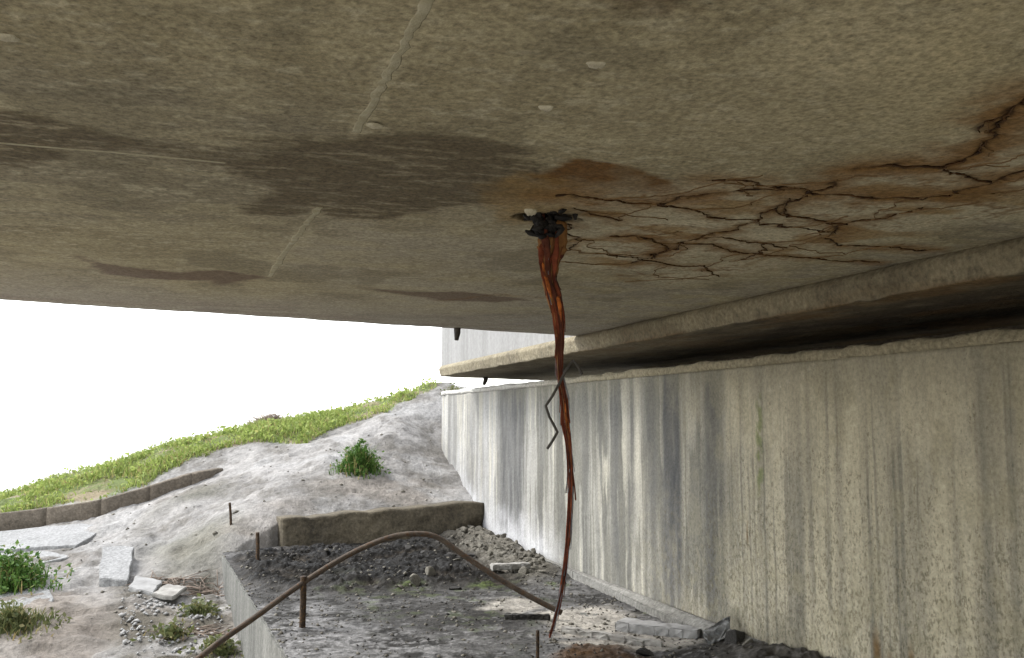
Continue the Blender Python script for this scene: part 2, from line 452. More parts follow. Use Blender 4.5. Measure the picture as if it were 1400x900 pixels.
def crust(X, Y):
    """weathered crust relief of the slope"""
    a = fbm(X*1.1, Y*1.1, 3, 5)-0.5
    terr = np.abs(fbm(X*1.7+4, Y*1.7, 9, 4)-0.5)
    lay = fbm(X*.8+2, Y*2.6, 21, 4)
    h = a*0.10+terr*0.16-.02+sstep(.5, .53, lay)*0.04-.02+sstep(.5, .515, fbm(X*2.4, Y*3.4, 23, 4))*.03+(fbm(X*7, Y*7, 40, 4)-.5)*0.06
    d1, _ = seg_dist(X, Y, [bk, br]); d2, _ = seg_dist(X, Y, grass_lo[:7])
    h = h*(.25+.75*sstep(.15, 1.0, d1))
    h = h*.62
    return h*(.3+.7*sstep(.1, .7, d2))-.05*(1-sstep(.15, .45, d1))
def terr(X, Y, detail=True):
    X = np.asarray(X, float); Y = np.asarray(Y, float)
    z = terr0(X, Y)
    fw = X*HF[0]+Y*HF[1]; rt = X*RGT[0]+Y*RGT[1]
    dist = np.hypot(X, Y-6)
    far = sstep(11, 24, dist)
    z = np.clip(z, -6, 3)*(1-far)+(-4.2)*far
    if detail: z = z+crust(X, Y)*(1-sstep(14, 22, dist))*sstep(4, 6, fw+2)
    inb = soft_poly(X, Y, hole_poly, 0.02)
    z = np.where(inb > 0.5, np.minimum(z, -0.45), z)
    return z
def axis(dense, lo, hi, growth=1.18):
    a, b, st = dense; c = list(np.arange(a, b+st/2, st)); s = st
    up = []; x = c[-1]
    while x < hi: s *= growth; x += s; up.append(x)
    dn = []; x = c[0]; s = st
    while x > lo: s *= growth; x -= s; dn.append(x)
    return np.array(dn[::-1]+c+up)
gx = axis((-6.2, 4.6, 0.035), -1500, 1500); gy = axis((4.2, 15.2, 0.035), -1200, 3000)
GX, GY = np.meshgrid(gx, gy, indexing='ij')
GZ = np.empty_like(GX)
for i0 in range(0, len(gx), 60): GZ[i0:i0+60] = terr(GX[i0:i0+60], GY[i0:i0+60])
def px_of(X, Y, Z):
    P = np.stack([X-EYE[0], Y-EYE[1], Z-EYE[2]], -1)
    d = P@FWD; return 700+F*(P@RGT)/d, 450-F*(P@UPV)/d
# lines on the ground, in metres
def grass_zone(X, Y):
    """metres beyond the lower edge of the grass strip"""
    xs = grass_lo[:, 0]*RGT[0]+grass_lo[:, 1]*RGT[1]; fs = grass_lo[:, 0]*HF[0]+grass_lo[:, 1]*HF[1]
    rt = X*RGT[0]+Y*RGT[1]; fw = X*HF[0]+Y*HF[1]
    return fw-np.interp(rt, xs, fs)+(fbm(X*2.3, Y*2.3, 77, 3)-.5)*0.35
gz = grass_zone(GX, GY)
n1 = fbm(GX*1.3, GY*1.3, 5, 5); n2 = fbm(GX*4, GY*4, 15, 4); n3 = fbm(GX*.6+3, GY*1.4, 51, 4)
pale = np.array([0.262, 0.252, 0.238]); greyc = np.array([0.165, 0.157, 0.146]); tan = np.array([0.21, 0.18, 0.148]); dk = np.array([0.10, 0.09, 0.075])
def lerp(a, b, t): return a*(1-t[..., None])+b*t[..., None]
C = np.broadcast_to(pale, GX.shape+(3,)).copy()
C = lerp(C, greyc, sstep(.42, .68, n1)*0.8)
C = lerp(C, tan, sstep(.5, .72, n3)*0.55)
C = lerp(C, dk, sstep(.64, .8, n2)*0.5)
n4 = fbm(GX*2.2+11, GY*3.2, 31, 5); n6 = fbm(GX*11, GY*11, 33, 3)
C = lerp(C, np.array([0.11, 0.10, 0.09]), (1-sstep(.0, .016, np.abs(n4-.5)))*sstep(.45, .6, n1)*.7)
C = lerp(C, np.array([0.13, 0.12, 0.105]), sstep(.50, .64, n6*.55+n1*.45)*.7)
n7 = fbm(GX*3.1, GY*4.6+7, 36, 5)
C = lerp(C, np.array([0.085, 0.078, 0.068]), (1-sstep(.0, .010, np.abs(n7-.52)))*sstep(.4, .55, fbm(GX*.9, GY*.9+3, 37, 3))*.8)
C = lerp(C, np.array([0.315, 0.31, 0.30]), sstep(.55, .7, n4)*.5)
# soil at the low left ground; damp litter strip in front of the bench side
pl = [at_d(*p) for p in ((60, 905, 6.6), (120, 830, 7.6), (70, 800, 8.2), (130, 780, 8.6), (235, 795, 8.4), (300, 800, 8.4), (330, 900, 6.6))]
C = lerp(C, np.array([0.175, 0.15, 0.125]), soft_poly(GX, GY, [at_d(*p) for p in ((-300, 960, 6), (-300, 760, 9), (0, 800, 8.4), (90, 770, 8.9), (150, 790, 8.4), (180, 960, 6.0))], .35)*sstep(.35, .6, n1)*.8)
litter = soft_poly(GX, GY, [at_d(*p) for p in ((150, 960, 6.0), (165, 800, 8.2), (235, 795, 8.5), (303, 800, 8.5), (345, 960, 6.0))], .18)
C = lerp(C, np.array([0.085, 0.075, 0.055]), litter*sstep(.36, .5, n1*.5+n2*.5)*.9)
under = sstep(6.4, 5.0, GX*HF[0]+GY*HF[1])
C = lerp(C, np.array([0.42, 0.38, 0.31]), under*.9)  # unseen near ground made paler to bounce light up onto the soffit
soil = np.array([0.20, 0.165, 0.105]); green = np.array([0.10, 0.125, 0.04])
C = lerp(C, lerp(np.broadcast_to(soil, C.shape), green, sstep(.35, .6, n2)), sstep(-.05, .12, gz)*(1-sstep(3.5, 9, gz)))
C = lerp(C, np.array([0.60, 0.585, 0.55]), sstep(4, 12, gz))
apron = soft_poly(GX, GY, [at_d(*p) for p in ((200, 700, 9.8), (300, 655, 10.4), (320, 720, 9.0), (300, 795, 8.45), (225, 790, 8.4), (190, 740, 9.2))], .25)
C = lerp(C, np.array([0.125, 0.12, 0.096]), apron*sstep(.15, .5, n3)*.85)
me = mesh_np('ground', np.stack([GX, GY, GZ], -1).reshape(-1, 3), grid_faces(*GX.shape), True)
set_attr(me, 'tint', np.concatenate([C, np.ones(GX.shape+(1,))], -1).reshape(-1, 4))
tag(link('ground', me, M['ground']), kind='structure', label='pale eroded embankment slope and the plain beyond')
def gz_at(x, y): return float(terr(np.array([x]), np.array([y]))[0])

# ------------------------------------------------------------------ main deck with stained, cracked soffit
def pc(*pts): return [tuple(at_z(x, y, ZC)[:2]) for x, y in pts]
def crop5(*pts): return [(760+x/2.1875, 100+y/2.1875) for x, y in pts]
xs = np.concatenate([np.arange(-9, -3.2, 0.10), np.arange(-3.2, -0.6, 0.02), np.arange(-0.6, XF, 0.0065), [XF+.01, XF+.1, XF+.3]])
vs = np.concatenate([np.linspace(0, 1, 4)[:-1]*0.0, []])
Y_BACK = -0.5  # deck's unseen near end, cut short so light enters from behind
ybase = np.concatenate([np.arange(Y_BACK, 0.9, 0.12), np.arange(0.9, 1.9, 0.012), np.arange(1.9, 4.6, 0.0085), np.arange(4.6, 6.35, 0.02)])
SX, SB = np.meshgrid(xs, ybase, indexing='ij')
# the far rows follow the skew end of the deck
end = edge_y(SX); tt = sstep(1.0, 6.35, SB)
SY = np.where(SB < 1.0, SB, 1.0+(SB-1.0)*(end-1.0)/(ybase[-1]-1.0))
SZ = np.full(SX.shape, ZC)
w1 = (fbm(SX*5, SY*5, 61, 6, .65)-.5)*0.26; w2 = (fbm(SX*5+9, SY*5+4, 62, 6, .65)-.5)*0.26
WX, WY = SX+w1, SY+w2
sn1 = fbm(SX*2, SY*2, 71, 5); sn2 = fbm(SX*9, SY*9, 72, 4); sn3 = fbm(SX*30, SY*30, 73, 3)
streaky = .6*(fbm(SX*5, SY*16, 78, 5, .6)-.5)+.5*(fbm(SX*22, SY*40, 77, 3)-.5)
def ragged(pts, edge=.16, amp=1.1):
    return sstep(.22, .72, soft_poly(SX+w1*.28, SY+w2*.34, pts, edge*1.3)+streaky*amp*.9)
S = np.zeros(SX.shape+(4,)); S[..., :3] = (0.2, 0.17, 0.1)
def stain_or_light(col, a):
    a = np.clip(a, 0, 1); col = np.asarray(col, float)
    na = S[..., 3]+a*(1-S[..., 3])
    t = np.where(na > 1e-6, a/np.maximum(na, 1e-6), 0)
    S[..., :3] = S[..., :3]*(1-t[..., None])+col*t[..., None]; S[..., 3] = na
# broad damp and grey areas
stain_or_light((0.21, 0.19, 0.145), 0.55*soft_poly(WX, WY, pc((-200, 60), (300, 90), (480, 190), (690, 205), (740, 240), (700, 262), (560, 285), (350, 300), (-200, 320)), .12))
stain_or_light((0.40, 0.375, 0.32), 0.5*soft_poly(WX, WY, pc((440, 295), (720, 290), (735, 345), (800, 420), (560, 425), (380, 360)), .2)*sstep(.3, .6, sn1))
stain_or_light((0.47, 0.42, 0.29), 0.6*soft_poly(WX, WY, pc((800, 300), (1150, 310), (1060, 370), (860, 400), (790, 350)), .12)*sstep(.35, .6, sn1))
stain_or_light((0.30, 0.30, 0.265), 0.6*soft_poly(WX, WY, pc((1180, 232), (1300, 232), (1345, 252), (1290, 266), (1180, 262)), .04))
stain_or_light((0.29, 0.27, 0.23), 0.6*soft_poly(WX, WY, pc((790, 385), (1000, 390), (1250, 330), (1330, 300), (1420, 290), (1420, 322), (1200, 372), (900, 440), (800, 458), (650, 452)), .12)*sstep(.3, .55, sn2))
# pale lines of cement bled through the joints of the formwork
for q, wd in ((((587, -8), (545, 75), (510, 140), (488, 182)), .022), (((437, 284), (405, 325), (368, 378)), .028), (((-20, 195), (120, 207), (310, 224)), .010), (((310, 224), (500, 238), (700, 262)), .008)):
    d, _ = seg_dist(SX+w1*.12, SY+w2*.12, pc(*q)); stain_or_light((0.46, 0.415, 0.29), .6*(1-sstep(wd*.4, wd*1.3, d))*sstep(.25, .6, fbm(SX*18, SY*18, 74, 3)))
stain_or_light((0.50, 0.46, 0.34), sstep(.57, .72, fbm(SX*30, SY*55, 75, 3))*.5)
stain_or_light((0.42, 0.375, 0.25), sstep(.52, .66, fbm(SX*5, SY*9, 79, 5))*.45)
stain_or_light((0.17, 0.15, 0.10), sstep(.58, .72, fbm(SX*4+2, SY*4, 76, 5))*.45)
wetc = (0.128, 0.103, 0.064)
inner = .95-.55*sstep(.55, .68, fbm(SX*16, SY*60, 83, 4))
stain_or_light(wetc, inner*ragged(pc((-90, 146), (0, 150), (70, 163), (130, 176), (175, 192), (240, 204), (160, 206), (95, 203), (86, 215), (60, 224), (30, 227), (-90, 228)), .06))
stain_or_light(wetc, inner*.8*ragged(pc((175, 192), (300, 196), (420, 190), (430, 238), (300, 228), (220, 208)), .10))
stain_or_light(wetc, inner*ragged(pc((400, 200), (450, 190), (560, 182), (640, 188), (705, 204), (775, 236), (735, 268), (640, 283), (560, 292), (520, 303), (465, 298), (420, 284), (395, 296), (336, 289), (350, 272), (377, 261), (345, 243), (300, 228)), .06))
stain_or_light((0.135, 0.09, 0.065), .85*ragged(pc((112, 352), (150, 364), (240, 373), (300, 371), (372, 380), (302, 389), (288, 384), (200, 382), (140, 375)), .07, .7))
stain_or_light((0.14, 0.095, 0.068), .8*ragged(pc((485, 393), (560, 399), (640, 399), (725, 410), (680, 413), (600, 410)), .07, .7))
# sky-light cast painted as grey tone along the outer edge, plus darker streaks
stain_or_light((0.33, 0.315, 0.30), .6*sstep(1.5, .1, end-SY+(sn1-.5)*.8)*(SB > 1))
stain_or_light((0.24, 0.20, 0.175), .5*sstep(.9, .2, end-SY+(sn2-.5)*.8)*sstep(.5, .62, fbm(SX*3, SY*14, 84, 5))*(SB > 1))
# rust bleeding
RUST = (0.15, 0.075, 0.02)
stain_or_light(RUST, 1.1*ragged(pc((742, 240), (790, 222), (850, 224), (905, 240), (945, 262), (1005, 268), (950, 276), (880, 281), (830, 274), (770, 262)), .05)*(.35+1.1*sn2))
stain_or_light((0.28, 0.175, 0.055), 0.75*soft_poly(WX, WY, pc((688, 248), (750, 236), (820, 262), (900, 285), (870, 300), (780, 285), (735, 305), (690, 304), (676, 290)), .06)*(.5+.7*sn2))
stain_or_light((0.17, 0.105, 0.04), 0.9*soft_poly(WX, WY, pc((1050, 262), (1130, 264), (1300, 268), (1400, 240), (1400, 262), (1290, 290), (1190, 302), (1080, 292)), .05)*sstep(.3, .6, sn2))
stain_or_light((0.10, 0.06, 0.03), 0.6*soft_poly(WX, WY, pc((850, -30), (960, -30), (950, 10), (900, 14), (862, 6)), .03))
stain_or_light((0.52, 0.46, 0.31), 0.55*soft_poly(WX, WY, pc((760, -40), (1480, -40), (1480, 120), (1330, 180), (1100, 190), (850, 90)), .3)*sstep(.3, .6, sn1))  # brighter light at the near right, painted in as a paler tone
stain_or_light((0.45, 0.39, 0.24), 0.4*soft_poly(WX, WY, pc((1240, 60), (1420, 0), (1420, 130), (1330, 190), (1200, 210)), .1)*sn1*1.6)
cracks = [
    (((0, 365), (150, 385), (300, 390), (420, 365), (600, 350), (740, 355), (770, 360), (805, 345), (840, 325)), 9, 0.9),
    (((460, 315), (560, 320), (640, 340), (740, 355)), 7, 0.7),
    (((770, 365), (700, 385), (640, 415), (560, 455), (450, 490), (380, 510), (335, 530), (295, 550), (240, 570), (210, 575)), 7, 0.75),
    (((190, 487), (250, 493), (310, 505), (330, 525), (295, 545), (300, 558)), 8, 1.0),
    (((300, 395), (400, 412), (470, 430), (570, 440), (700, 460), (800, 470), (840, 470)), 6, 0.7),
    (((670, 405), (680, 430), (760, 435), (850, 455), (820, 490), (790, 490), (850, 515), (960, 520), (1110, 530)), 7, 1.0),
    (((770, 360), (850, 368), (950, 375), (1080, 370), (1170, 375), (1250, 350), (1330, 330), (1400, 300)), 12, 0.95),
    (((900, 295), (980, 280), (1050, 290), (1140, 290), (1230, 255), (1320, 200), (1350, 130), (1430, 75)), 12, 1.0),
    (((1140, 290), (1240, 310), (1300, 330)), 7, 0.8),
    (((460, 490), (560, 500), (640, 510), (700, 520)), 4, 0.6),
    (((390, 505), (480, 515), (550, 540), (700, 548), (800, 555), (960, 568)), 6, 0.85),
    (((110, 540), (240, 550), (330, 575), (450, 575), (470, 600), (510, 608)), 5, 0.6),
    (((850, 455), (920, 440), (1000, 430), (1100, 400)), 6, 0.6),
    (((60, 405), (140, 430), (190, 445), (210, 440)), 6, 0.6),
    (((30, 470), (70, 490), (40, 510), (30, 540)), 5, 0.5),
    (((1350, 130), (1270, 160), (1250, 185)), 6, 0.6),
    (((610, 505), (625, 540), (560, 555)), 4, 0.5),
    (((0, 440), (60, 455), (20, 480)), 5, 0.5),
    (((690, 380), (690, 430)), 5, 0.6),
    (((-330, 680), (-180, 660), (-40, 672)), 3, 0.4),
]
zone = soft_poly(WX, WY, pc((770, 268), (900, 255), (1000, 238), (1140, 250), (1200, 225), (1330, 190), (1420, 110), (1420, 290), (1240, 318), (1050, 365), (900, 392), (800, 370), (765, 320)), .10)
stain_or_light((0.52, 0.475, 0.35), .8*zone*sstep(.25, .5, sn1))
stain_or_light((0.27, 0.165, 0.055), .75*zone*sstep(.52, .68, fbm(SX*4, SY*7, 85, 5)))
for sd_, fr in ((86, 3.2), (87, 5.5)):
    nn_ = fbm(SX*fr+w1*3, SY*fr*1.5+w2*3, sd_, 4)
    stain_or_light((0.17, 0.088, 0.028), .7*zone*(1-sstep(.004, .018, np.abs(nn_-.5))))
core = np.zeros(SX.shape); halo = np.zeros(SX.shape)
near = (SX > -0.6) & (SY > 1.0)
jx = (fbm(SX*16, SY*16, 91, 4)-.5)*0.075; jy = (fbm(SX*16+5, SY*16+8, 92, 4)-.5)*0.075
for pts, wpx, a in cracks:
    q = pc(*crop5(*pts))
    d, al = seg_dist(SX+jx, SY+jy, q)
    wdt = wpx*0.0009*(0.35+1.1*fbm(SX*12, SY*12, 95, 3))
    core = np.maximum(core, a*(1-sstep(wdt*.3, wdt*1.0+.003, d)))
    halo = np.maximum(halo, a*(1-sstep(0.0, wpx*0.015, d))*.95)
stain_or_light((0.21, 0.112, 0.034), halo*np.clip(2.6*(sn2-.15)+.8*(sn3-.5), 0, 1))
stain_or_light((0.05, 0.026, 0.012), core*.9)
# faint lighter bands left by the form boards near the lower right crack field
for q in (((770, 365), (560, 455), (380, 510)), ((840, 470), (560, 580))):
    d, _ = seg_dist(WX*.3+SX*.7, WY*.3+SY*.7, pc(*crop5(*q)))
    stain_or_light((0.23, 0.14, 0.05), .45*(1-sstep(.0, .035, d)))
hole_c = at_z(748, 296, ZC)
hd = np.hypot(SX-hole_c[0]+w1*.6, (SY-hole_c[1]+w2*.6)*1.3)
SZ += 0.07*(1-sstep(0.035, 0.075, hd))
stain_or_light((0.02, 0.016, 0.013), 1-sstep(.05, .095, hd))
SZ += (fbm(SX*2.2, SY*2.2, 81, 4)-.5)*0.010+(sn2-.5)*0.004+core*0.006
def soffit_z(x, y):
    i = int(np.clip(np.searchsorted(xs, x), 0, len(xs)-1)); j = int(np.clip(np.searchsorted(SY[i], y), 0, SY.shape[1]-1)); return float(SZ[i, max(j-1, 0):j+1].min())
def crack_mesh(q, wpx, seed):
    pts_ = []
    for i in range(len(q)-1):
        a, b = np.array(q[i]), np.array(q[i+1]); k = max(2, int(np.linalg.norm(b-a)/.012))
        for t in np.linspace(0, 1, k)[:-1]: pts_.append(a*(1-t)+b*t)
    pts_.append(np.array(q[-1])); pts_ = np.array(pts_)
    x, y = pts_[:, 0], pts_[:, 1]
    for _ in range(3):
        ox = (fbm(x*16, y*16, 91, 4)-.5)*0.075; oy = (fbm(x*16+5, y*16+8, 92, 4)-.5)*0.075
        x, y = pts_[:, 0]-ox, pts_[:, 1]-oy
    x = x+(vnoise(x*90, y*90, seed)-.5)*.012; y = y+(vnoise(x*90+9, y*90, seed+1)-.5)*.012
    T = np.gradient(np.stack([x, y], -1), axis=0); T /= np.linalg.norm(T, axis=1)[:, None]+1e-9
    e = np.linspace(0, 1, len(x)); w = wpx*.00016*(.2+1.5*fbm(x*9, y*9, seed+5, 3)**1.5*1.6)*np.clip(np.minimum(e*9+.15, (1-e)*6+.1), 0, 1)
    w = np.maximum(w, .0005)
    z = np.array([soffit_z(a, b) for a, b in zip(x, y)])-.0025
    V = np.concatenate([np.stack([x-T[:, 1]*w, y+T[:, 0]*w*.9, z], -1), np.stack([x+T[:, 1]*w, y-T[:, 0]*w*.9, z], -1), np.stack([x, y, z+.006], -1)])
    n_ = len(x); i = np.arange(n_-1)
    Fq = np.concatenate([np.stack([i, i+1, n_+i+1, n_+i], -1), np.stack([i+1, i, 2*n_+i, 2*n_+i+1], -1), np.stack([n_+i, n_+i+1, 2*n_+i+1, 2*n_+i], -1)])
    return mesh_np('crack', V, Fq)
P = np.stack([SX, SY, SZ], -1)
me, extra = slab_from_grid(P, (0, 0, 0.75), 'deck_slab', flip=True)
at = np.vstack([S.reshape(-1, 4), np.tile([0.2, 0.18, 0.13, 0.0], (extra, 1))])
set_attr(me, 'stain_or_light', at)
deck = empty('bridge_deck', (0, 3, ZC), 'wide concrete bridge deck overhead with cracked rust stained underside', 'bridge deck')
def under(o, par):
    o.parent = par; o.matrix_parent_inverse = par.matrix_basis.inverted(); return o
def child(name, me, mat, par):
    return under(link(name, me, mat), par)
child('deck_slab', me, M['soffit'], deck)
for k_, (pts, wpx, a) in enumerate(cracks):
    if a >= .5: child('crack', crack_mesh(pc(*crop5(*pts)), wpx*a, 300+k_*7), M['crackfill'], deck)
rc = random.Random(77)
for k_, (pts, wpx, a) in enumerate(cracks[:16]):      # hairline branches
    q = pc(*crop5(*pts))
    for t_ in range(2 if len(q) > 3 else 1):
        i = rc.randrange(len(q)-1); t = rc.random(); p0 = np.array(q[i])*(1-t)+np.array(q[i+1])*t
        d0 = np.array(q[i+1])-np.array(q[i]); an = math.atan2(d0[1], d0[0])+rc.choice((-1, 1))*rc.uniform(.5, 1.2)
        bp = [p0]
        for _ in range(rc.randint(2, 5)):
            bp.append(bp[-1]+np.array([math.cos(an), math.sin(an)])*rc.uniform(.05, .13)); an += rc.gauss(0, .5)
        if max(b[0] for b in bp) > XF-.03: continue
        child('crack', crack_mesh([tuple(b) for b in bp], 3.2, 900+k_*11+t_), M['crackfine'], deck)
def ridge(pts, w, h, seed):
    """low raised line left by a gap in the formwork"""
    q = catmull([at_z(x, y, ZC) for x, y in pts], 40)
    r = np.array([0.55+0.9*fbm(np.array([i*.35]), np.array([seed*3.1]), seed, 3)[0] for i in range(40)])*w
    q[:, 2] = np.array([soffit_z(a[0], a[1]) for a in q])+.0002; q[:, 0] += (fbm(np.arange(40)*.9, np.zeros(40)+seed, 66, 3)-.5)*.012
    V, Fc = tube_vf(q, r, 8, flat=h/w)
    return mesh_np('form_ridge', V, Fc, True)
for pts, w, h, s in ((((587, -8), (545, 75), (510, 140), (488, 182)), .009, .0012, 1), (((437, 284), (405, 325), (368, 378)), .011, .0012, 2),
                     (((-20, 195), (120, 207), (310, 224)), .007, .0008, 3)):
    child('form_ridge', ridge(pts, w, h, s), M['ridge'], deck)
def blob(name, c, rx, ry, rz, seed, n=14, rough=.25):
    """lumpy rounded patch"""
    V = []; Fc = []; r = np.random.default_rng(seed)
    rings = 5
    for i in range(1, rings+1):
        a = i/rings*math.pi/2
        for k in range(n):
            t = 2*math.pi*k/n
            q = 1+rough*(vnoise(np.array([2.2*math.cos(t)+seed*7.7]), np.array([2.2*math.sin(t)]), seed)[0]-.5)*2
            V.append((c[0]+rx*q*math.sin(a)*math.cos(t), c[1]+ry*q*math.sin(a)*math.sin(t), c[2]-rz*math.cos(a)*(1+.3*r.uniform(-1, 1))))
    V.append((c[0], c[1], c[2]-rz)); top = len(V)-1
    for k in range(n): Fc.append([top, (k+1) % n, k])
    for i in range(rings-1):
        for k in range(n):
            Fc.append([i*n+k, i*n+(k+1) % n, (i+1)*n+(k+1) % n, (i+1)*n+k])
    return mesh_np(name, np.array(V), Fc, True)
for i, (px, py, r) in enumerate(((815, 87, .017), (747, 147, .014), (512, 171, .016), (10, 50, .016), (725, 287, .016))):
    child('lime_spot', blob('lime_spot', at_z(px, py, ZC), r, r*.8, .006 if i < 4 else .014, i+3), M['lime'], deck)
# drip pipe under the far edge
p = at_z(624, 449, ZC); p[1] -= .02
V, Fc = tube_vf([p+np.array([0, 0, .02]), p-np.array([0, 0, .03]), p-np.array([0.004, 0, .075])], [.022, .02, .012], 10)
child('drip_pipe', mesh_np('drip_pipe', V, Fc, True), M['wire'], deck)

# ------------------------------------------------------------------ adjoining lower deck
adj = empty('adjoining_deck', (XF, 5, ZU), 'lower neighbouring deck edge resting just above the streaked wall', 'bridge deck')
Y0, Y1 = -2.8, 9.9
def edge_attr(Yv, Zv, dark, rust):
    a = np.zeros(Yv.shape+(4,))
    a[..., :3] = (0.060, 0.046, 0.030); a[..., 3] = dark
    t = np.clip(rust, 0, 1)[..., None]
    a[..., :3] = a[..., :3]*(1-t)+np.array([0.15, 0.085, 0.03])*t
    a[..., 3] = np.maximum(a[..., 3], rust*.8)
    return a
# profile: soffit junction -> fillet -> fascia -> worn arris -> underside
ys = np.concatenate([np.arange(Y0, 2.0, .06), np.arange(2.0, 9.0, .02), np.arange(9.0, Y1+.001, .03)])
prof = [(XF+.02, ZC+.012, 0), (XF-.012, ZC-.018, 0), (XF-.016, ZC-.034, 0)]
for k in range(1, 9): prof.append((XF-.016+.016*k/8, ZC-.034-(ZC-.034-ZU-.02)*k/8, 0))
prof += [(XF+.001, ZU+.004, .2), (XF+.005, ZU, .4)]
for k in range(1, 40): prof.append((XF+.016+1.5*(k/39)**1.2, ZU, 1.0))
prof = np.array(prof)
prof = prof
AY, AI = np.meshgrid(ys, np.arange(len(prof)), indexing='ij')
AX = prof[AI, 0]; AZ = prof[AI, 1]; AU = prof[AI, 2]
en = (fbm(AY*4, AX*14+AZ*9, 101, 5)-.5)
wear = np.exp(-((AI-11.5)/2.2)**2)
AX2 = AX-en*.006*(AI > 0)+wear*(fbm(AY*5, AY*0, 104, 5)-.4)*.012; AZ2 = AZ+wear*(fbm(AY*9, AY*0+3, 103, 5)-.4)*.014-(AU > .9)*en*.010
# the end of the slab is cut on the skew
skew = 0.52
AYs = AY+(AX-XF)*skew*sstep(6.5, Y1, AY)
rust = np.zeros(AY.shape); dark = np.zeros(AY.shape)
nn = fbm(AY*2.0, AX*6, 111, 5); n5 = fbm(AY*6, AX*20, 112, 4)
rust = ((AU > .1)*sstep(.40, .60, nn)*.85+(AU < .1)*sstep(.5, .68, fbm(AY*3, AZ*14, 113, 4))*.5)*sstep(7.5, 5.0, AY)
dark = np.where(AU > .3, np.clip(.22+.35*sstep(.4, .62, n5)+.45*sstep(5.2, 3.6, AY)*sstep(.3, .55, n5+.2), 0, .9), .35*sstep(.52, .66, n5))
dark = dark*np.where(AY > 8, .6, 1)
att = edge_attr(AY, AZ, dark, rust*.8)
P = np.stack([AX2, AYs, AZ2], -1)
me, extra = slab_from_grid(P, (0, 0, 0), 'x')
bpy.data.meshes.remove(me)
# close it: extrude back edges up to the deck top
n, m = AY.shape
V = P.reshape(-1, 3); f = grid_faces(n, m)
b0 = len(V)
top0 = np.stack([np.full(n, XF+1.516), AYs[:, -1], np.full(n, ZC-.03)], -1)
V = np.vstack([V, top0]); tf = []
idx = np.arange(n*m).reshape(n, m)
quads = [list(q) for q in f]
for i in range(n-1):
    quads.append([idx[i, -1], idx[i+1, -1], b0+i+1, b0+i])
    quads.append([b0+i, b0+i+1, idx[i+1, 0], idx[i, 0]])
quads.append(list(idx[0, :])+[b0]); quads.append(list(idx[-1, ::-1])+[b0+n-1])
me = mesh_np('deck_edge', V, quads)
set_attr(me, 'stain_or_light', np.vstack([att.reshape(-1, 4), np.tile([.2, .18, .13, 0], (n, 1))]))
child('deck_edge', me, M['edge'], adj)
# pale side wall standing on the lower deck, seen past the end of the main deck
ye = edge_y(XF)
pm = prism_mesh('side_wall', [(XF+.012, ye-1.6), (XF+.4, ye-1.6), (XF+.4, Y1+.16), (XF+.012, Y1-.02)], ZC-.05, ZC+2.2)
child('side_wall', pm, M['pale'], adj)
# bearing stub in the gap
p = at_x(664, 523, XW+.12)
V, Fc = tube_vf([(p[0], p[1], ZU+.02), (p[0], p[1], ZU-.03), (p[0]-.02, p[1], ZU-.085)], [.03, .026, .016], 8)
child('drip_stub', mesh_np('drip_stub', V, Fc, True), M['wire'], adj)

# ------------------------------------------------------------------ abutment wall with run-off streaks
wall = empty('abutment_wall', (XW, 5, 0), 'long concrete abutment wall with dark vertical run-off streaks', 'wall')
wy = np.concatenate([np.arange(-3.0, 1.8, .05), np.arange(1.8, 5.5, .008), np.arange(5.5, 9.0, .011), np.arange(9.0, 11.45, .02)])
wz = np.linspace(-0.35, ZW-.05, 100)
HY, HZ = np.meshgrid(wy, wz, indexing='ij')
def wy_of(px): return at_x(px, 640, XW)[1]
hfrac = (HZ)/(ZW)
wob = (fbm(HY*3, HZ*1.4, 121, 3)-.5)*.05
yy = HY+wob*.5
st = np.zeros(HY.shape)
for a, b, s in ((597, 606, -.2), (612, 622, .25), (640, 646, .35), (655, 662, .3), (684, 716, .95), (736, 744, .3), (796, 806, .55), (815, 822, .4), (835, 846, .6), (857, 868, .5), (880, 897, .55), (905, 932, 1.0), (962, 993, .95),
                (1012, 1018, .3), (1040, 1048, .4), (1078, 1096, .75), (1102, 1108, .5), (1142, 1152, .6), (1185, 1192, .2), (1222, 1230, .3), (1300, 1306, .35), (1338, 1350, .5), (1385, 1392, .3)):
    y0, y1 = sorted((wy_of(a), wy_of(b))); e = .12*(y1-y0)+.015
    band = sstep(y0-e, y0+e, yy)*(1-sstep(y1-e, y1+e, yy))
    z0_ = random.Random(int(a)).uniform(-.5, .5); up_ = random.Random(int(b)).random()
    fade = (.35+.65*sstep(z0_-.25, z0_+.35, HZ+(fbm(HY*10, HZ*1.5, 133, 3)-.5)*.6)) if up_ < .55 else (1-.5*sstep(.7, 1.3, HZ+(fbm(HY*10, HZ*1.5, 133, 3)-.5)*.6))
    st = np.maximum(st, s*band*fade*(.6+.75*fbm(HY*14, HZ*2.5, 128, 4)))
fy = fbm(HY*4, HZ*.45, 122, 5); fyy = fbm(HY*20, HZ*.9, 123, 4); fz = fbm(HY*7, HZ*7, 124, 5); fs = fbm(HY*26, HZ*26, 125, 3)
nearw = sstep(6.2, 3.6, HY)                       # near end of the wall, warm cast of the light painted in
farw = sstep(7.0, 9.6, HY)
tan_ = np.array([0.38, 0.342, 0.245]); gry = np.array([0.20, 0.195, 0.172]); wht = np.array([0.29, 0.287, 0.28])
W = lerp(np.broadcast_to(gry, HY.shape+(3,)), tan_, nearw); W = lerp(W, wht, farw)
bl = fbm(HY*2.2, HZ*1.6, 126, 5)
W = lerp(W, np.array([0.07, 0.069, 0.062]), sstep(.42, .58, fy*.8+bl*.2)*(.92-.62*nearw-.5*farw))
W = lerp(W, np.array([0.38, 0.36, 0.295]), sstep(.54, .66, fyy)*(.6-.35*nearw)*sstep(.35, .6, bl))
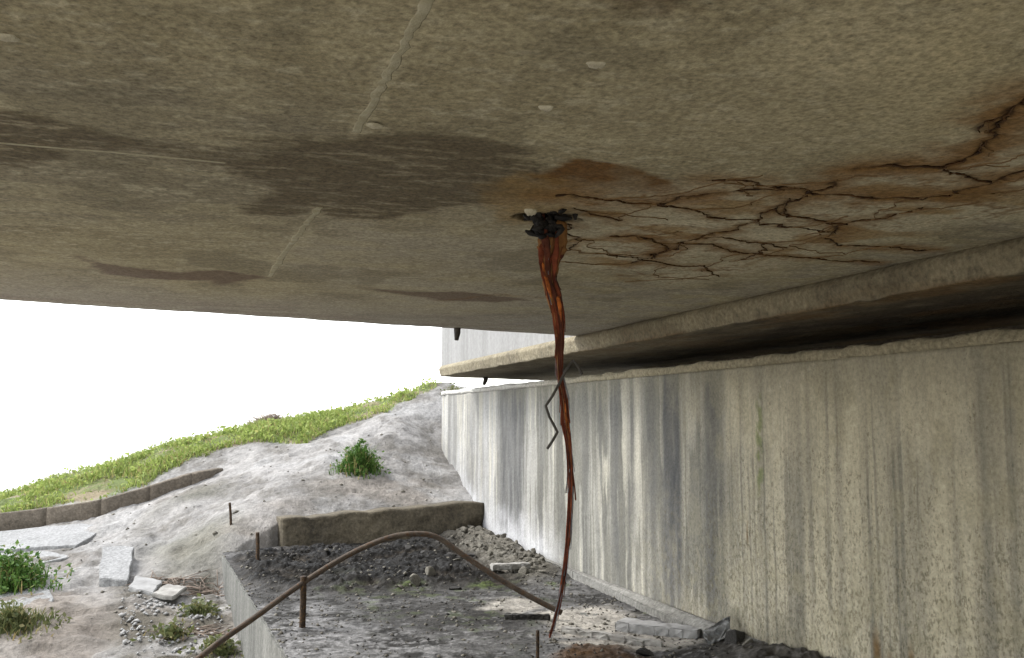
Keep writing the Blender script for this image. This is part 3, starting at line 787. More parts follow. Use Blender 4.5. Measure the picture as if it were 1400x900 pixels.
W = lerp(W, np.array([0.085, 0.082, 0.07]), sstep(.48, .37, fyy)*(.75-.5*nearw-.3*farw)*sstep(.25, .55, 1-bl))
fy3 = fbm(HY*40, HZ*.35, 127, 3)
W = lerp(W, np.array([0.10, 0.095, 0.08]), sstep(.56, .68, fy3)*(.6-.3*farw)*sstep(.35, .55, fbm(HY*3, HZ*1.2, 129, 4)))
W = lerp(W, np.array([0.43, 0.385, 0.275]), nearw*sstep(.5, .66, bl)*.5)
W = lerp(W, np.array([0.050, 0.051, 0.054]), st*np.where(HY > 4.9, .9, .62))
W = lerp(W, np.array([0.24, 0.215, 0.14]), sstep(.55, .68, fz)*.45*nearw)
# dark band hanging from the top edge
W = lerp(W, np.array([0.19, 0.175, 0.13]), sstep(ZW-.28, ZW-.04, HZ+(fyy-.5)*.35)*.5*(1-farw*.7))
# lichen and mould specks low on the near end
mold = sstep(.56, .66, fs*.75+fz*.25)*sstep(.75, .05, hfrac+(fz-.5)*.5)*sstep(6.6, 4.6, HY)
W = lerp(W, np.array([0.22, 0.195, 0.12]), mold*.35)
SPK = np.clip(sstep(.85, .1, hfrac+(fz-.5)*.7)*sstep(7.0, 4.6, HY)+.25*nearw, 0, 1)
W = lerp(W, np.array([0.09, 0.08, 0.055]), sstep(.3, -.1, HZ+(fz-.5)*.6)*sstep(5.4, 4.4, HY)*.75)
for px, z0, z1, wd in ((1190, .02, .36, .018), (1235, .0, .34, .014), (1206, .05, .28, .01), (1020, .5, .7, .006)):
    yc = wy_of(px)
    W = lerp(W, np.array([0.115, 0.066, 0.022]), (1-sstep(wd*.4, wd*1.8, np.abs(yy-yc)))*sstep(z0, z0+.08, HZ)*(1-sstep(z1-.12, z1, HZ))*(.6+.8*fs))
yc = wy_of(1040)
W = lerp(W, np.array([0.11, 0.14, 0.035]), (1-sstep(.01, .05, np.abs(yy-yc)))*sstep(.7, .9, HZ)*(1-sstep(1.2, 1.4, HZ))*sstep(.4, .6, fs)*.7)
# paler tone along the foot of the far half
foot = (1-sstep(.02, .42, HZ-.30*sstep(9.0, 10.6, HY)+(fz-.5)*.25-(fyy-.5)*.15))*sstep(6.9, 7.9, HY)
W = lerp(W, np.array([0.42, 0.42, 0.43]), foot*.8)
# thin pale scratch
d, _ = seg_dist(HY, HZ, [tuple(at_x(x, y, XW)[1:]) for x, y in ((1050, 535), (1085, 520), (1105, 505), (1125, 490))])
W = lerp(W, np.array([0.5, 0.46, 0.36]), (1-sstep(.002, .010, d+.006*fbm(HY*30, HZ*30, 134, 3)))*.45)
HX = XW+(fz-.5)*.012+(fyy-.5)*.006
P = np.stack([HX, HY, HZ], -1)
me, extra = slab_from_grid(P, (0.8, 0, 0), 'wall_face', flip=False)
set_attr(me, 'stain_or_light', np.vstack([np.concatenate([W, np.full(HY.shape+(1,), .93)], -1).reshape(-1, 4), np.tile([.3, .28, .2, .5], (extra, 1))]))
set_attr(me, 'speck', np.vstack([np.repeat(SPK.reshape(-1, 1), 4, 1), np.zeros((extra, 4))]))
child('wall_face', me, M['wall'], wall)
# rough cap along the wall top
cy = np.concatenate([np.arange(-3, 2, .1), np.arange(2, 11.46, .025)])
cpx = [(XW+.004, ZW-.0497), (XW-.008, ZW-.046), (XW-.012, ZW-.028), (XW-.008, ZW-.006), (XW+.012, ZW+.0), (XW+.1, ZW+.004)]
CY, CI = np.meshgrid(cy, np.arange(6), indexing='ij')
CX = np.array(cpx)[CI, 0]+(fbm(CY*7, CI*.9, 131, 4)-.5)*.03; CZ = np.array(cpx)[CI, 1]+(CI > 1)*(fbm(CY*8, CI*.3, 132, 4)-.5)*.030
me, extra = slab_from_grid(np.stack([CX, CY, CZ], -1), (.7, 0, -.002), 'wall_cap')
ca = np.zeros(CY.shape+(4,)); ca[..., :3] = lerp(np.broadcast_to(np.array([.26, .23, .155]), CY.shape+(3,)), np.array([.46, .455, .44]), sstep(6, 9, CY)); ca[..., 3] = .7
set_attr(me, 'stain_or_light', np.vstack([ca.reshape(-1, 4), np.tile([.3, .28, .2, .5], (extra, 1))]))
child('wall_cap', me, M['edge'], wall)
# back wall closing the gap, and the footing strip
child('back_wall', box_mesh('back_wall', XW+.9, XW+1.1, -2.9, 7.6, ZW-.04, ZU+.05), M['kerb'], wall)
fo0, fo1 = at_x(770, 772, XW)[1], at_x(995, 850, XW)[1]
fm = prism_mesh('footing', [(XW-.005, fo1-.4), (XW-.005, fo0+.6), (XW-.045, fo0+.6), (XW-.075, fo0-.4), (XW-.10, fo1-.4)], -.1, [.085, .03, .025, .05, .035], bev=.006, sub=3, rough=.004)
child('footing', fm, M['footing'], wall)

# ------------------------------------------------------------------ bench along the wall
bench = link('concrete_bench', prism_mesh('concrete_bench', bench_poly, -1.0, -0.012, bev=.012), M['bench'])
tag(bench, 'raised concrete bench at the foot of the streaked wall', 'platform')
# debris and mud lying on it
bx_ = np.arange(-0.25, XW-.002, .0125); by_ = np.concatenate([np.arange(2.6, 10.3, .0135)])
BX, BY = np.meshgrid(bx_, by_, indexing='ij')
def pz(*pts): return [tuple(at_z(x, y, 0)[:2]) for x, y in pts]
b1 = fbm(BX*3, BY*3, 141, 5); b2 = fbm(BX*9, BY*9, 142, 5); b3 = fbm(BX*34, BY*34, 143, 3); b4 = fbm(BX*2+7, BY*2, 144, 3)
ww1 = (b1-.5)*.7; ww2 = (b4-.5)*.7
pile = soft_poly(BX+ww1, BY+ww2, pz((325, 765), (400, 752), (560, 742), (650, 735), (700, 770), (660, 800), (560, 806), (430, 806), (340, 795)), .3)
rub = soft_poly(BX+ww1*.4, BY+ww2*.4, pz((620, 728), (664, 722), (760, 782), (735, 796), (670, 782), (625, 755)), .22)
palez = np.maximum(soft_poly(BX+ww1*.6, BY+ww2*.6, pz((645, 830), (700, 815), (745, 826), (750, 836), (690, 842)), .07),
        np.maximum(soft_poly(BX+ww1*.5, BY+ww2*.5, pz((760, 838), (830, 826), (870, 840), (860, 862), (780, 866)), .07),
                   soft_poly(BX+ww1*.5, BY+ww2*.5, pz((780, 875), (850, 862), (960, 872), (930, 886), (830, 888)), .06)))
ridged = 1-np.abs(b2*2-1)
edge_d, _ = seg_dist(BX, BY, [bench_poly[0], bench_poly[5]])
flat = sstep(0.0, .12, edge_d)
BZ = -.006+.004*b3+flat*(pile*(.010+.055*np.clip(b1-.38, 0, 1)*2+.03*(ridged-.6)+.035*(b3-.5)+.02*sstep(.5, .56, b2))+rub*(.02+.06*sstep(1.8, 2.66, BX))+.012*(b2-.5)+.006*(b3-.5))
BZ = BZ-palez*.004
lowleft = sstep(2.1, 2.66, BX)*sstep(5.0, 4.0, BY)
BZ += lowleft*(.16*b1+.06*ridged)*sstep(5.0, 4.55, BY)
inside = in_poly(BX, BY, [(p[0], p[1]) for p in bench_poly])
mudc = np.array([0.006, 0.0055, 0.0048]); gritc = np.array([0.108, 0.105, 0.101]); gritd = np.array([0.024, 0.0225, 0.020]); pcol = np.array([0.28, 0.26, 0.225])
BCc = lerp(np.broadcast_to(gritd, BX.shape+(3,)), gritc, sstep(.38, .62, b1*.6+b2*.4))
BCc = lerp(BCc, np.array([0.22, 0.215, 0.21]), sstep(.58, .70, b3)*.6*sstep(7.2, 5.4, BY))
fgl = soft_poly(BX+ww1, BY+ww2, pz((380, 905), (345, 830), (420, 830), (560, 870), (640, 905)), .4)
BCc = lerp(BCc, np.array([0.24, 0.235, 0.23]), fgl*sstep(.35, .6, b2)*.8)
BCc = lerp(BCc, np.array([0.034, 0.028, 0.021]), pile*.9)
BCc = lerp(BCc, mudc, np.clip(pile*sstep(.38, .54, b2*.45+b1*.3+b3*.25)*1.15, 0, 1)*.95)
BCc = lerp(BCc, mudc*2, sstep(.54, .66, b2*.5+b3*.5)*.7)
mid = soft_poly(BX+ww1, BY+ww2, pz((430, 800), (720, 795), (760, 850), (690, 880), (520, 850)), .3)
BCc = lerp(BCc, np.array([0.026, 0.024, 0.021]), mid*sstep(.38, .56, b2)*.85)
BCc = lerp(BCc, np.array([0.065, 0.08, 0.035]), sstep(.58, .72, fbm(BX*9+4, BY*9, 155, 4))*mid*.45)
BCc = lerp(BCc, np.array([0.12, 0.11, 0.09]), rub*.8)
BCc = lerp(BCc, pcol, palez*(.45+.7*b1))
for px, py, r in ((662, 803, .16), (560, 806, .2), (880, 835, .10), (930, 850, .08), (770, 800, .14)):
    c = at_z(px, py, 0); dd = np.hypot(BX-c[0]+ww1*.25, BY-c[1]+ww2*.25)
    BCc = lerp(BCc, np.array([0.06, 0.08, 0.022]), (1-sstep(r*.3, r, dd))*sstep(.45, .6, b3*.5+b2*.5)*.7)
BCc = lerp(BCc, np.array([0.07, 0.062, 0.05]), lowleft*.7)
rs = soft_poly(BX+ww1*.3, BY+ww2*.3, pz((770, 892), (800, 882), (850, 884), (880, 905), (770, 910)), .08)
BCc = lerp(BCc, np.array([0.11, 0.058, 0.024]), rs*(.5+.8*(b2-.3)))
BZ += rs*(.01+.02*b2+.02*b3)
wet = np.clip(pile*sstep(.45, .6, b1)*.8, 0, 1)
fq = grid_faces(*BX.shape); keep = inside.ravel()[fq].all(1); fq = fq[keep]
used = np.unique(fq); remap = np.full(BX.size, -1); remap[used] = np.arange(len(used))
me = mesh_np('mud', np.stack([BX, BY, BZ], -1).reshape(-1, 3)[used], remap[fq], True)
set_attr(me, 'tint', np.concatenate([BCc, wet[..., None]], -1).reshape(-1, 4)[used])
mud = tag(link('mud', me, M['mud']), 'dark wet mud and grit spread over the concrete bench', 'mud', kind='stuff')
def bench_z(x, y):
    i = int(np.clip(np.searchsorted(bx_, x), 0, len(bx_)-1)); j = int(np.clip(np.searchsorted(by_, y), 0, len(by_)-1)); return float(BZ[i, j])

# concrete block at the far end of the bench, holding back the slope
L0 = at_z(387, 749, 0); L1 = at_d(663, 722, 9.85)
zt0 = at_d(391, 711, float(np.dot(L0, HF)))[2]; zt1 = at_d(657, 687, float(np.dot(L1, HF)))[2]
nb_, mb_ = 60, 16
u, v = np.meshgrid(np.linspace(0, 1, nb_), np.linspace(0, 1, mb_), indexing='ij')
ax = L1-L0; nrm = np.array([-ax[1], ax[0], 0]); nrm /= np.linalg.norm(nrm)
zz = -.03+v*(zt0+(zt1-zt0)*u+.03); L1[2] = 0
PB = L0[None, None, :]*(1-u[..., None])+L1[None, None, :]*u[..., None]; PB[..., 2] = zz
rr = (fbm(u*22, v*4, 161, 4)-.5)
PB -= nrm*(rr*.03)[..., None]; PB[..., 2] += (v > .9)*(fbm(u*14, v*0, 162, 4)-.5)*.035
PB += nrm*(.02*(v))[..., None]
chip = np.exp(-((u-.98)/.05)**2)*sstep(.75, .2, v); PB += nrm*(chip*(.05+.08*fbm(u*50, v*12, 163, 3)))[..., None]
me, extra = slab_from_grid(PB, nrm*.26, 'concrete_block')
tag(link('concrete_block', me, M['block']), 'long low concrete block lying across the far end of the bench', 'block')

# ------------------------------------------------------------------ curved kerb on the left, in separate stones
kt = [at_d(*p) for p in ((-170, 722, 10.3), (-60, 715, 10.3), (45, 703, 10.3), (130, 691, 10.32), (205, 671, 10.5), (262, 654, 10.75), (305, 646, 11.05))]
kp = catmull(kt, 61); kp[:, 2] += .05
kerb = empty('curved_kerb', kp[20], 'brown curved concrete kerb below the grass strip', 'kerb')
cuts = [0, 13, 22, 31, 40, 50, 60]
for a, b in zip(cuts[:-1], cuts[1:]):
    seg = kp[a:b+1].copy(); n = len(seg)
    T = np.gradient(seg, axis=0); T[:, 2] = 0; T /= np.linalg.norm(T, axis=1)[:, None]
    N = np.stack([-T[:, 1], T[:, 0], np.zeros(n)], -1)
    if a: seg[0] += T[0]*.0025
    hh = np.interp(np.arange(a, b+1), [0, 35, 60], [.22, .20, .05])
    rows = []
    for i in range(n):
        w = .11
        j = (random.random()-.5)*.008
        rows.append([seg[i]-N[i]*.0+np.array([0, 0, -hh[i]-.25]), seg[i]+np.array([0, 0, -.012+j]), seg[i]+N[i]*.012+np.array([0, 0, j]), seg[i]+N[i]*w+np.array([0, 0, j*.5]), seg[i]+N[i]*w+np.array([0, 0, -.4])])
    rows = np.array(rows); V = rows.reshape(-1, 3)
    Fc = [list(q) for q in grid_faces(n, 5)]
    Fc += [[i*5, i*5+4, (i+1)*5+4, (i+1)*5] for i in range(n-1)]
    Fc += [[0, 1, 2, 3, 4], [(n-1)*5+q for q in (4, 3, 2, 1, 0)]]
    me = mesh_np('kerb_stone', V, Fc)
    child('kerb_stone', me, M['kerb'], kerb)

# ------------------------------------------------------------------ flat concrete pieces on the slope
def draped(name, pts, th, mat, label, cat, group=None, lift=.02):
    """thin slab whose outline follows points measured on the ground"""
    q = [at_d(*p) for p in pts]
    c = np.mean(q, 0)
    A3 = np.c_[[p[0] for p in q], [p[1] for p in q], np.ones(len(q))]
    pl_, *_ = np.linalg.lstsq(A3, np.array([p[2] for p in q]), rcond=None)
    dens = []
    for i in range(len(q)):
        a, b = q[i], q[(i+1) % len(q)]
        for t in np.linspace(0, 1, 6)[:-1]:
            w = a*(1-t)+b*t; dens.append((w[0]+random.uniform(-.012, .012), w[1]+random.uniform(-.012, .012)))
    zt = [pl_[0]*x+pl_[1]*y+pl_[2]+lift for x, y in dens]
    me = prism_mesh(name, dens, [z-th for z in zt], zt, bev=.006)
    return tag(link(name, me, mat), label, cat, group)
draped('paving_slab', ((-60, 758, 9.4), (0, 733, 10.1), (110, 716, 10.15), (148, 722, 9.95), (105, 752, 9.35), (40, 752, 9.4)), .12, M['paving'], 'large pale concrete slab below the curved kerb', 'paving slab', lift=.025)
draped('paving_slab', ((-60, 775, 9.0), (-20, 760, 9.3), (60, 757, 9.25), (103, 764, 9.0), (50, 775, 8.8), (0, 780, 8.8)), .1, M['paving'], 'narrow pale slab between the kerb slab and the leafy bush', 'paving slab', lift=.025)
draped('paving_slab', ((-60, 840, 7.6), (-10, 815, 8.0), (60, 806, 8.15), (74, 818, 7.85), (62, 842, 7.45), (10, 850, 7.35)), .1, M['paving'], 'pale slab between the two leafy clumps at the left edge', 'paving slab', lift=.025)
draped('paving_slab', ((135, 796, 8.25), (141, 752, 8.85), (184, 752, 8.85), (174, 800, 8.2)), .09, M['paving'], 'upright rectangular pale slab leaning on the bank', 'paving slab', lift=.035)
draped('broken_slab', ((175, 815, 8.0), (184, 798, 8.25), (222, 806, 8.2), (208, 822, 7.95)), .04, M['rockw'], 'broken white slab at the foot of the leaning rectangular slab', 'slab', lift=.07)
draped('broken_slab', ((205, 822, 7.9), (228, 808, 8.15), (254, 812, 8.1), (236, 826, 7.85)), .035, M['wood'], 'flat grey board piece beside the broken white slab', 'slab', lift=.06)

# ------------------------------------------------------------------ rods, pipe, stakes
def rod_obj(name, path, rad, mat, label, cat, sides=12, group=None, n=60):
    q = catmull(path, n)
    V, Fc = tube_vf(q, rad if np.ndim(rad) == 0 else np.interp(np.linspace(0, 1, n), np.linspace(0, 1, len(rad)), rad), sides)
    return tag(link(name, mesh_np(name, V, Fc, True), mat), label, cat, group)
pp = [(262, 908, 5.2), (300, 878, 5.3), (350, 843, 5.45), (420, 793, 5.6), (480, 757, 5.7), (530, 736, 5.75), (568, 730, 5.78), (598, 735, 5.8), (632, 758, 5.8), (680, 790, 5.8), (725, 816, 5.8), (768, 838, 5.8)]
rod_obj('bent_pipe', [at_d(*p) for p in pp], .0165, M['oldpipe'], 'long rusty brown pipe bent into an arch over the muddy bench', 'pipe', n=90)
def stake(px, py_top, py_base, z0, rad, label, lean=(0, 0)):
    b = at_z(px, py_base, z0); d = float(np.dot(b, HF)); t = at_d(px+lean[0], py_top, d)
    path = [b-np.array([0, 0, .06]), b*.5+t*.5+np.array([.002, 0, 0]), t]
    return rod_obj('rusty_stake', path, [rad, rad*.95, rad*1.0], M['rust'], label, 'stake', 10, 'rusty steel stakes on the bench', 14)
stake(413, 788, 857, 0.0, .019, 'thick rusty stake standing under the arch of the bent pipe', (2, 0))
stake(352, 728, 775, 0.0, .016, 'short rusty stake near the far left corner of the bench')
b = at_d(316, 726, 9.0); g = gz_at(b[0], b[1])
rod_obj('rusty_stake', [(b[0], b[1], g-.08), (b[0]-.008, b[1], g+.08), (b[0]-.02, b[1], g+.2)], .012, M['rust'], 'thin rusty stake standing on the pale slope beyond the bench corner', 'stake', 10, 'rusty steel stakes on the bench', 14)
stake(734, 862, 914, 0.0, .0085, 'thin dark rusty bar at the bottom of the hanging strand', (1, 0))

# ------------------------------------------------------------------ hanging rusty strand and bent wire
DH = float(np.dot(hole_c-EYE, HF))
hs = [(752, 292, 20), (755, 318, 20), (754, 340, 20), (751, 360, 15), (752, 382, 11), (758, 405, 12), (763, 428, 10), (765, 455, 7), (765, 485, 6), (766, 515, 6), (771, 545, 7), (773, 575, 8), (777, 605, 6), (780, 645, 5.5), (780, 685, 5.5), (778, 722, 6), (775, 755, 5), (771, 790, 4.5), (765, 822, 4.5), (758, 850, 4), (752, 872, 3)]
cen = catmull([at_d(a, b, DH) for a, b, w in hs], 170)
wid = np.interp(np.linspace(0, len(hs)-1, 170), np.arange(len(hs)), [w*DH/F for a, b, w in hs])
wid = wid*np.interp(np.arange(170), [0, 55, 80, 169], [1.0, .95, .72, .62])
strand = empty('rusty_strand', tuple(hole_c), 'frayed rusty orange strand hanging from the hole in the deck underside', 'strand')
kinds = ['rusto', 'rustr', 'rustb', 'rustd', 'rustr', 'rustd', 'rustr', 'rustd', 'rustr', 'rustb', 'rustd', 'rustr', 'rustb', 'rusto', 'rustr', 'rustd', 'greyst', 'rustr', 'rustd', 'rusto', 'rustb', 'greyst', 'rustr', 'rustd']
rr_ = random.Random(5)
for k, kd in enumerate(kinds):
    ph = rr_.uniform(0, 6.28); tw = rr_.uniform(.4, 2.0)*rr_.choice((-1, 1)); of = rr_.uniform(.1, .7)
    i0 = 0 if kd in ('rustb', 'rustd') else rr_.choice((6, 20, 40, 0)); i1 = 170 if kd in ('rustr', 'rustd') else rr_.randint(90, 170)
    if kd == 'rusto': i0, i1 = ((84, 100) if k == 0 else (48, 78) if k % 2 else (34, 60))
    if kd == 'greyst': i0, i1 = ((62, 100) if k == 16 else (118, 168))
    s = np.linspace(0, 1, 170)
    fray = .8+.9*fbm(s*14, s*0+k*2.7, 420+k, 3)
    off = (RGT[None]*np.cos(ph+tw*s*5)[:, None]+HF[None]*np.sin(ph+tw*s*5)[:, None])*(wid*of*fray)[:, None]
    q = (cen+off)[i0:i1]
    r = (wid*rr_.uniform(.17, .34))[i0:i1].copy()
    r *= .45+1.1*fbm(np.arange(len(r))*.22, np.zeros(len(r))+k*3.3, 400+k, 3)
    if kd == 'rustb': r *= 1.25
    if kd == 'greyst': r *= .45
    e = np.linspace(0, 1, len(r)); r *= np.clip(np.minimum(e*8+.25, (1-e)*8+.12), 0, 1)
    V, Fc = tube_vf(q, np.maximum(r, .0012), 7, flat=rr_.uniform(.16, .4), twist=tw*2.0)
    child('strand_fibre', mesh_np('strand_fibre', V, Fc, True), M[kd], strand)
def ribbon_part(i0, i1, k, fl, tw, mat, dx=0.0):
    e = np.linspace(0, 1, i1-i0); rad_ = wid[i0:i1]*k*(.75+.5*fbm(e*9, e*0+i0, 55+i0, 3))*np.clip(np.minimum(e*6+.45, (1-e)*3+.05), 0, 1)
    V, Fc = tube_vf(cen[i0:i1]+RGT[None]*(dx*wid[i0:i1])[:, None]-HF[None]*(.004 if mat != 'rusto' else float(wid[i0:i1].max())*.95), rad_, 9, flat=fl, twist=tw)
    child('rust_flake', mesh_np('rust_flake', V, Fc, True), M[mat], strand)
a0 = math.atan2(.31, .94)
ribbon_part(2, 46, 1.05, .28, .5, 'rustb'); ribbon_part(10, 62, .55, .35, 1.2, 'rustd', .45); ribbon_part(14, 58, .5, .35, -1.0, 'rustr', -.5)
ribbon_part(33, 45, .24, .5, .6, 'rusto', -.5); ribbon_part(43, 56, .27, .5, -.5, 'rusto', .3); ribbon_part(26, 38, .14, .5, .3, 'rusto', -.65); ribbon_part(28, 62, .12, .6, .4, 'rustd', -.1); ribbon_part(36, 66, .10, .6, .4, 'rustr', .55); ribbon_part(84, 98, .16, .5, .8, 'rusto', .15); ribbon_part(50, 76, .6, .4, 1.5, 'rustd', .3)
ribbon_part(96, 140, .6, .45, 2.5, 'rustr', .2); ribbon_part(60, 96, .6, .45, 2.0, 'rustd', -.2)
# loose hairs
for k in range(120):
    i0 = rr_.randint(4, 156); ln = rr_.randint(6, 20); i1 = min(i0+ln, 169)
    if i1-i0 < 4: continue
    s = np.linspace(0, 1, i1-i0)
    d = RGT*rr_.uniform(-1, 1)+HF*rr_.uniform(-1, 1)
    q = cen[i0:i1]+d[None]*(wid[i0:i1]*.75+s*rr_.uniform(-.002, .010))[:, None]
    V, Fc = tube_vf(q, .0011, 4); child('loose_hair', mesh_np('loose_hair', V, Fc), M[rr_.choice(('rustd', 'rustr', 'greyst'))], strand)
# torn, charred lump where the strand leaves the concrete
Vs, Fs = [], []
for k in range(46):
    c = np.array(hole_c)+RGT*rr_.gauss(.0, .026)+HF*rr_.gauss(-.03, .018)+np.array([0, 0, rr_.uniform(-.058, .008)])
    d = np.array([rr_.gauss(0, 1), rr_.gauss(0, .6), rr_.gauss(-.7, .6)]); d /= np.linalg.norm(d)
    L = rr_.uniform(.010, .024); q = [c-d*L, c-d*L*.2+np.array([rr_.gauss(0, .004)]*3), c+d*L]
    V, Fc = tube_vf(q, [rr_.uniform(.005, .010), rr_.uniform(.009, .016), rr_.uniform(.003, .007)], 5, flat=.6, twist=rr_.uniform(-2, 2), off=len(Vs))
    Vs += list(V); Fs += Fc
tag(child('charred_lump', mesh_np('charred_lump', np.array(Vs), Fs), M['char'], strand), kind='stuff')
for dx, dz in ((-.045, -.006), (.048, -.004), (-.028, -.03)):
    c = np.array(hole_c)+RGT*dx; V, Fc = tube_vf([c+np.array([0, 0, .015]), c+np.array([.0, 0, dz]), c+RGT*np.sign(dx)*.018+np.array([0, 0, dz*1.3-.002])], [.009, .008, .003], 6, flat=.6)
    child('charred_shard', mesh_np('charred_shard', V, Fc), M['char'], strand)
bw = [at_d(a, b, DH-.03) for a, b in ((796, 512), (789, 499), (783, 493), (774, 506), (765, 524), (755, 542), (746, 555), (751, 570), (758, 583), (762, 591), (756, 602), (748, 614))]
wp = []
for i in range(len(bw)-1):
    for t in np.linspace(0, 1, 5)[:-1]: wp.append(bw[i]*(1-t)+bw[i+1]*t)
wp.append(bw[-1])
V, Fc = tube_vf(wp, .0036, 8)
tag(link('bent_wire', mesh_np('bent_wire', V, Fc, True), M['wire']), 'thin dark zigzag wire caught on the hanging strand', 'wire')

# ------------------------------------------------------------------ stones, planks and rubble on the bench
def stone_mesh(name, s, seed, flat=1.0):
    import bmesh
    bm = bmesh.new(); bmesh.ops.create_icosphere(bm, subdivisions=2, radius=1)
    r = random.Random(seed*7+1)
    pl = [(Vector((r.gauss(0, 1), r.gauss(0, 1), r.gauss(0, 1))).normalized(), r.uniform(.32, .75)) for _ in range(8)]
    for v in bm.verts:
        for nrm_, h in pl:
            dd = v.co.dot(nrm_)
            if dd > h: v.co -= nrm_*(dd-h)
        v.co = Vector((v.co.x*s*r.uniform(.97, 1.03), v.co.y*s*.85, v.co.z*s*flat))
    me = bpy.data.meshes.new(name); bm.to_mesh(me); bm.free(); return me
sm = [stone_mesh('stone', 1.0, i, f) for i, f in enumerate((.7, .6, .8, .5, .65, .9))]
for m_ in sm: m_.materials.append(M['rock'])
smw = [stone_mesh('stone', 1.0, 20+i, f) for i, f in enumerate((.6, .5, .75))]
for m_ in smw: m_.materials.append(M['rockw'])
smd = [stone_mesh('clod', 1.0, 30+i, f) for i, f in enumerate((.6, .7, .5, .8))]
for m_ in smd: m_.materials.append(M['darkclod'])
def put(name, me, x, y, z, s, label, cat, group, flat=None):
    o = bpy.data.objects.new(name, me); COL.objects.link(o)
    o.location = (x, y, z); o.scale = (s, s*random.uniform(.75, 1.2), s*random.uniform(.75, 1.1))
    o.rotation_euler = (random.uniform(-.5, .5), random.uniform(-.5, .5), random.uniform(0, 6.28))
    return tag(o, label, cat, group)
rub_poly = pz((620, 730), (664, 722), (757, 782), (735, 794), (672, 780), (628, 752))
cnt = 0
while cnt < 170:
    q = at_z(random.uniform(615, 760), random.uniform(720, 796), 0)
    if q[0] > XW-.05 or not in_poly(np.array([q[0]]), np.array([q[1]]), rub_poly)[0]: continue
    s = random.uniform(.014, .036)*(1.6 if random.random() < .12 else 1.0)
    put('rubble_stone', random.choice(sm), q[0], q[1], bench_z(q[0], q[1])+s*.25, s, 'small grey stone in the rubble heap at the wall foot', 'stone', 'rubble heap at the foot of the wall'); cnt += 1
for i in range(40):
    q = at_z(random.uniform(340, 660), random.uniform(752, 806), 0)
    s = random.uniform(.02, .06)
    put('mud_clod', random.choice(smd), q[0], q[1], bench_z(q[0], q[1])+s*.02, s, 'dark clod in the mud heap under the bent pipe', 'clod', 'dark clods on the bench')
for px, py, s, lb in ((588, 787, .055, 'rounded pale stone in the dark mud under the pipe arch'), (567, 797, .06, 'flat pale stone just left of the rounded pale stone'), (623, 768, .04, 'small pale stone beside the right leg of the bent pipe'), (548, 800, .03, 'small tan stone at the left end of the pale stones')):
    q = at_z(px, py, 0.03); put('pale_stone', random.choice(sm), q[0], q[1], bench_z(q[0], q[1])+s*.3, s, lb, 'stone', 'pale stones on the bench')
def plank(px0, py0, px1, py1, w, h, mat, label, name, lift=.0, rough=.004, cat='plank'):
    a = at_z(px0, py0, 0); b = at_z(px1, py1, 0); d = b-a; L = np.linalg.norm(d); d /= L
    nrm_ = np.array([-d[1], d[0], 0])
    pts = []
    for t in np.linspace(0, 1, 7): pts.append(a+d*L*t-nrm_*w/2*(1-.35*t)+nrm_*random.uniform(-.008, .008))
    for t in np.linspace(1, 0, 7): pts.append(a+d*L*t+nrm_*w/2*(1-.35*t)+nrm_*random.uniform(-.008, .008))
    z = max(bench_z(a[0], a[1]), bench_z(b[0], b[1]))+lift
    me = prism_mesh(name, [(p[0], p[1]) for p in pts], z-.012, z+h, bev=.005, sub=1, rough=rough, seed=int(px0))
    return tag(link(name, me, mat), label, cat)
plank(848, 858, 958, 872, .15, .045, M['rockw'], 'long broken pale concrete piece beside the wall foot', 'concrete_piece', cat='concrete piece')
plank(672, 788, 724, 786, .10, .03, M['wood'], 'short grey plank at the edge of the rubble heap', 'grey_plank', .01)
plank(690, 845, 752, 846, .06, .03, M['darkclod'], 'dark charred stick beside the foot of the bent pipe', 'charred_stick', .0, .004, 'stick')
plank(770, 862, 905, 884, .05, .025, M['wood'], 'long grey board lying in front of the broken concrete piece', 'grey_board', .0, .007)
# crumpled upright sheet leaning next to the concrete piece
q0 = at_z(963, 876, 0); dq = float(np.dot(q0, HF))-.22
n = 14; u, v = np.meshgrid(np.linspace(0, 1, n), np.linspace(0, 1, n), indexing='ij')
sx0 = 962+u*36; sh = np.interp(u, [0, .35, .75, 1], [862, 856, 846, 843]); sb = np.interp(u, [0, .25, .6, 1], [872, 886, 876, 858])
PS = np.zeros((n, n, 3))
for i in range(n):
    for j in range(n):
        PS[i, j] = at_d(sx0[i, j], sb[i, j]*(1-v[i, j])+sh[i, j]*v[i, j], dq+.05*v[i, j]+.05*u[i, j]+(fbm(np.array([u[i, j]*5.]), np.array([v[i, j]*4.]), 7, 3)[0]-.5)*.14)
me, _ = slab_from_grid(PS, np.array([.004, .006, 0]), 'crumpled_sheet')
tag(link('crumpled_sheet', me, M['paving']), 'crumpled pale sheet leaning up against the wall foot', 'sheet')
# rust-coloured soil and dark lumps at the bottom edge
for px, py, s, mt, lb in ((885, 893, .10, 'darkclod', 'black lump right of the rust brown clump'), (1020, 888, .11, 'darkclod', 'dark lump at the wall foot right of the crumpled sheet'), (1062, 894, .09, 'rock', 'grey lump at the wall foot nearest the camera')):
    q = at_z(px, py, 0)
    me = stone_mesh('soil_clump', 1.0, int(px), .5); me.materials.append(M[mt])
    put('soil_clump', me, min(q[0], XW-.08), q[1], bench_z(q[0], q[1])+.0, s, lb, 'clump', 'clumps by the wall foot')
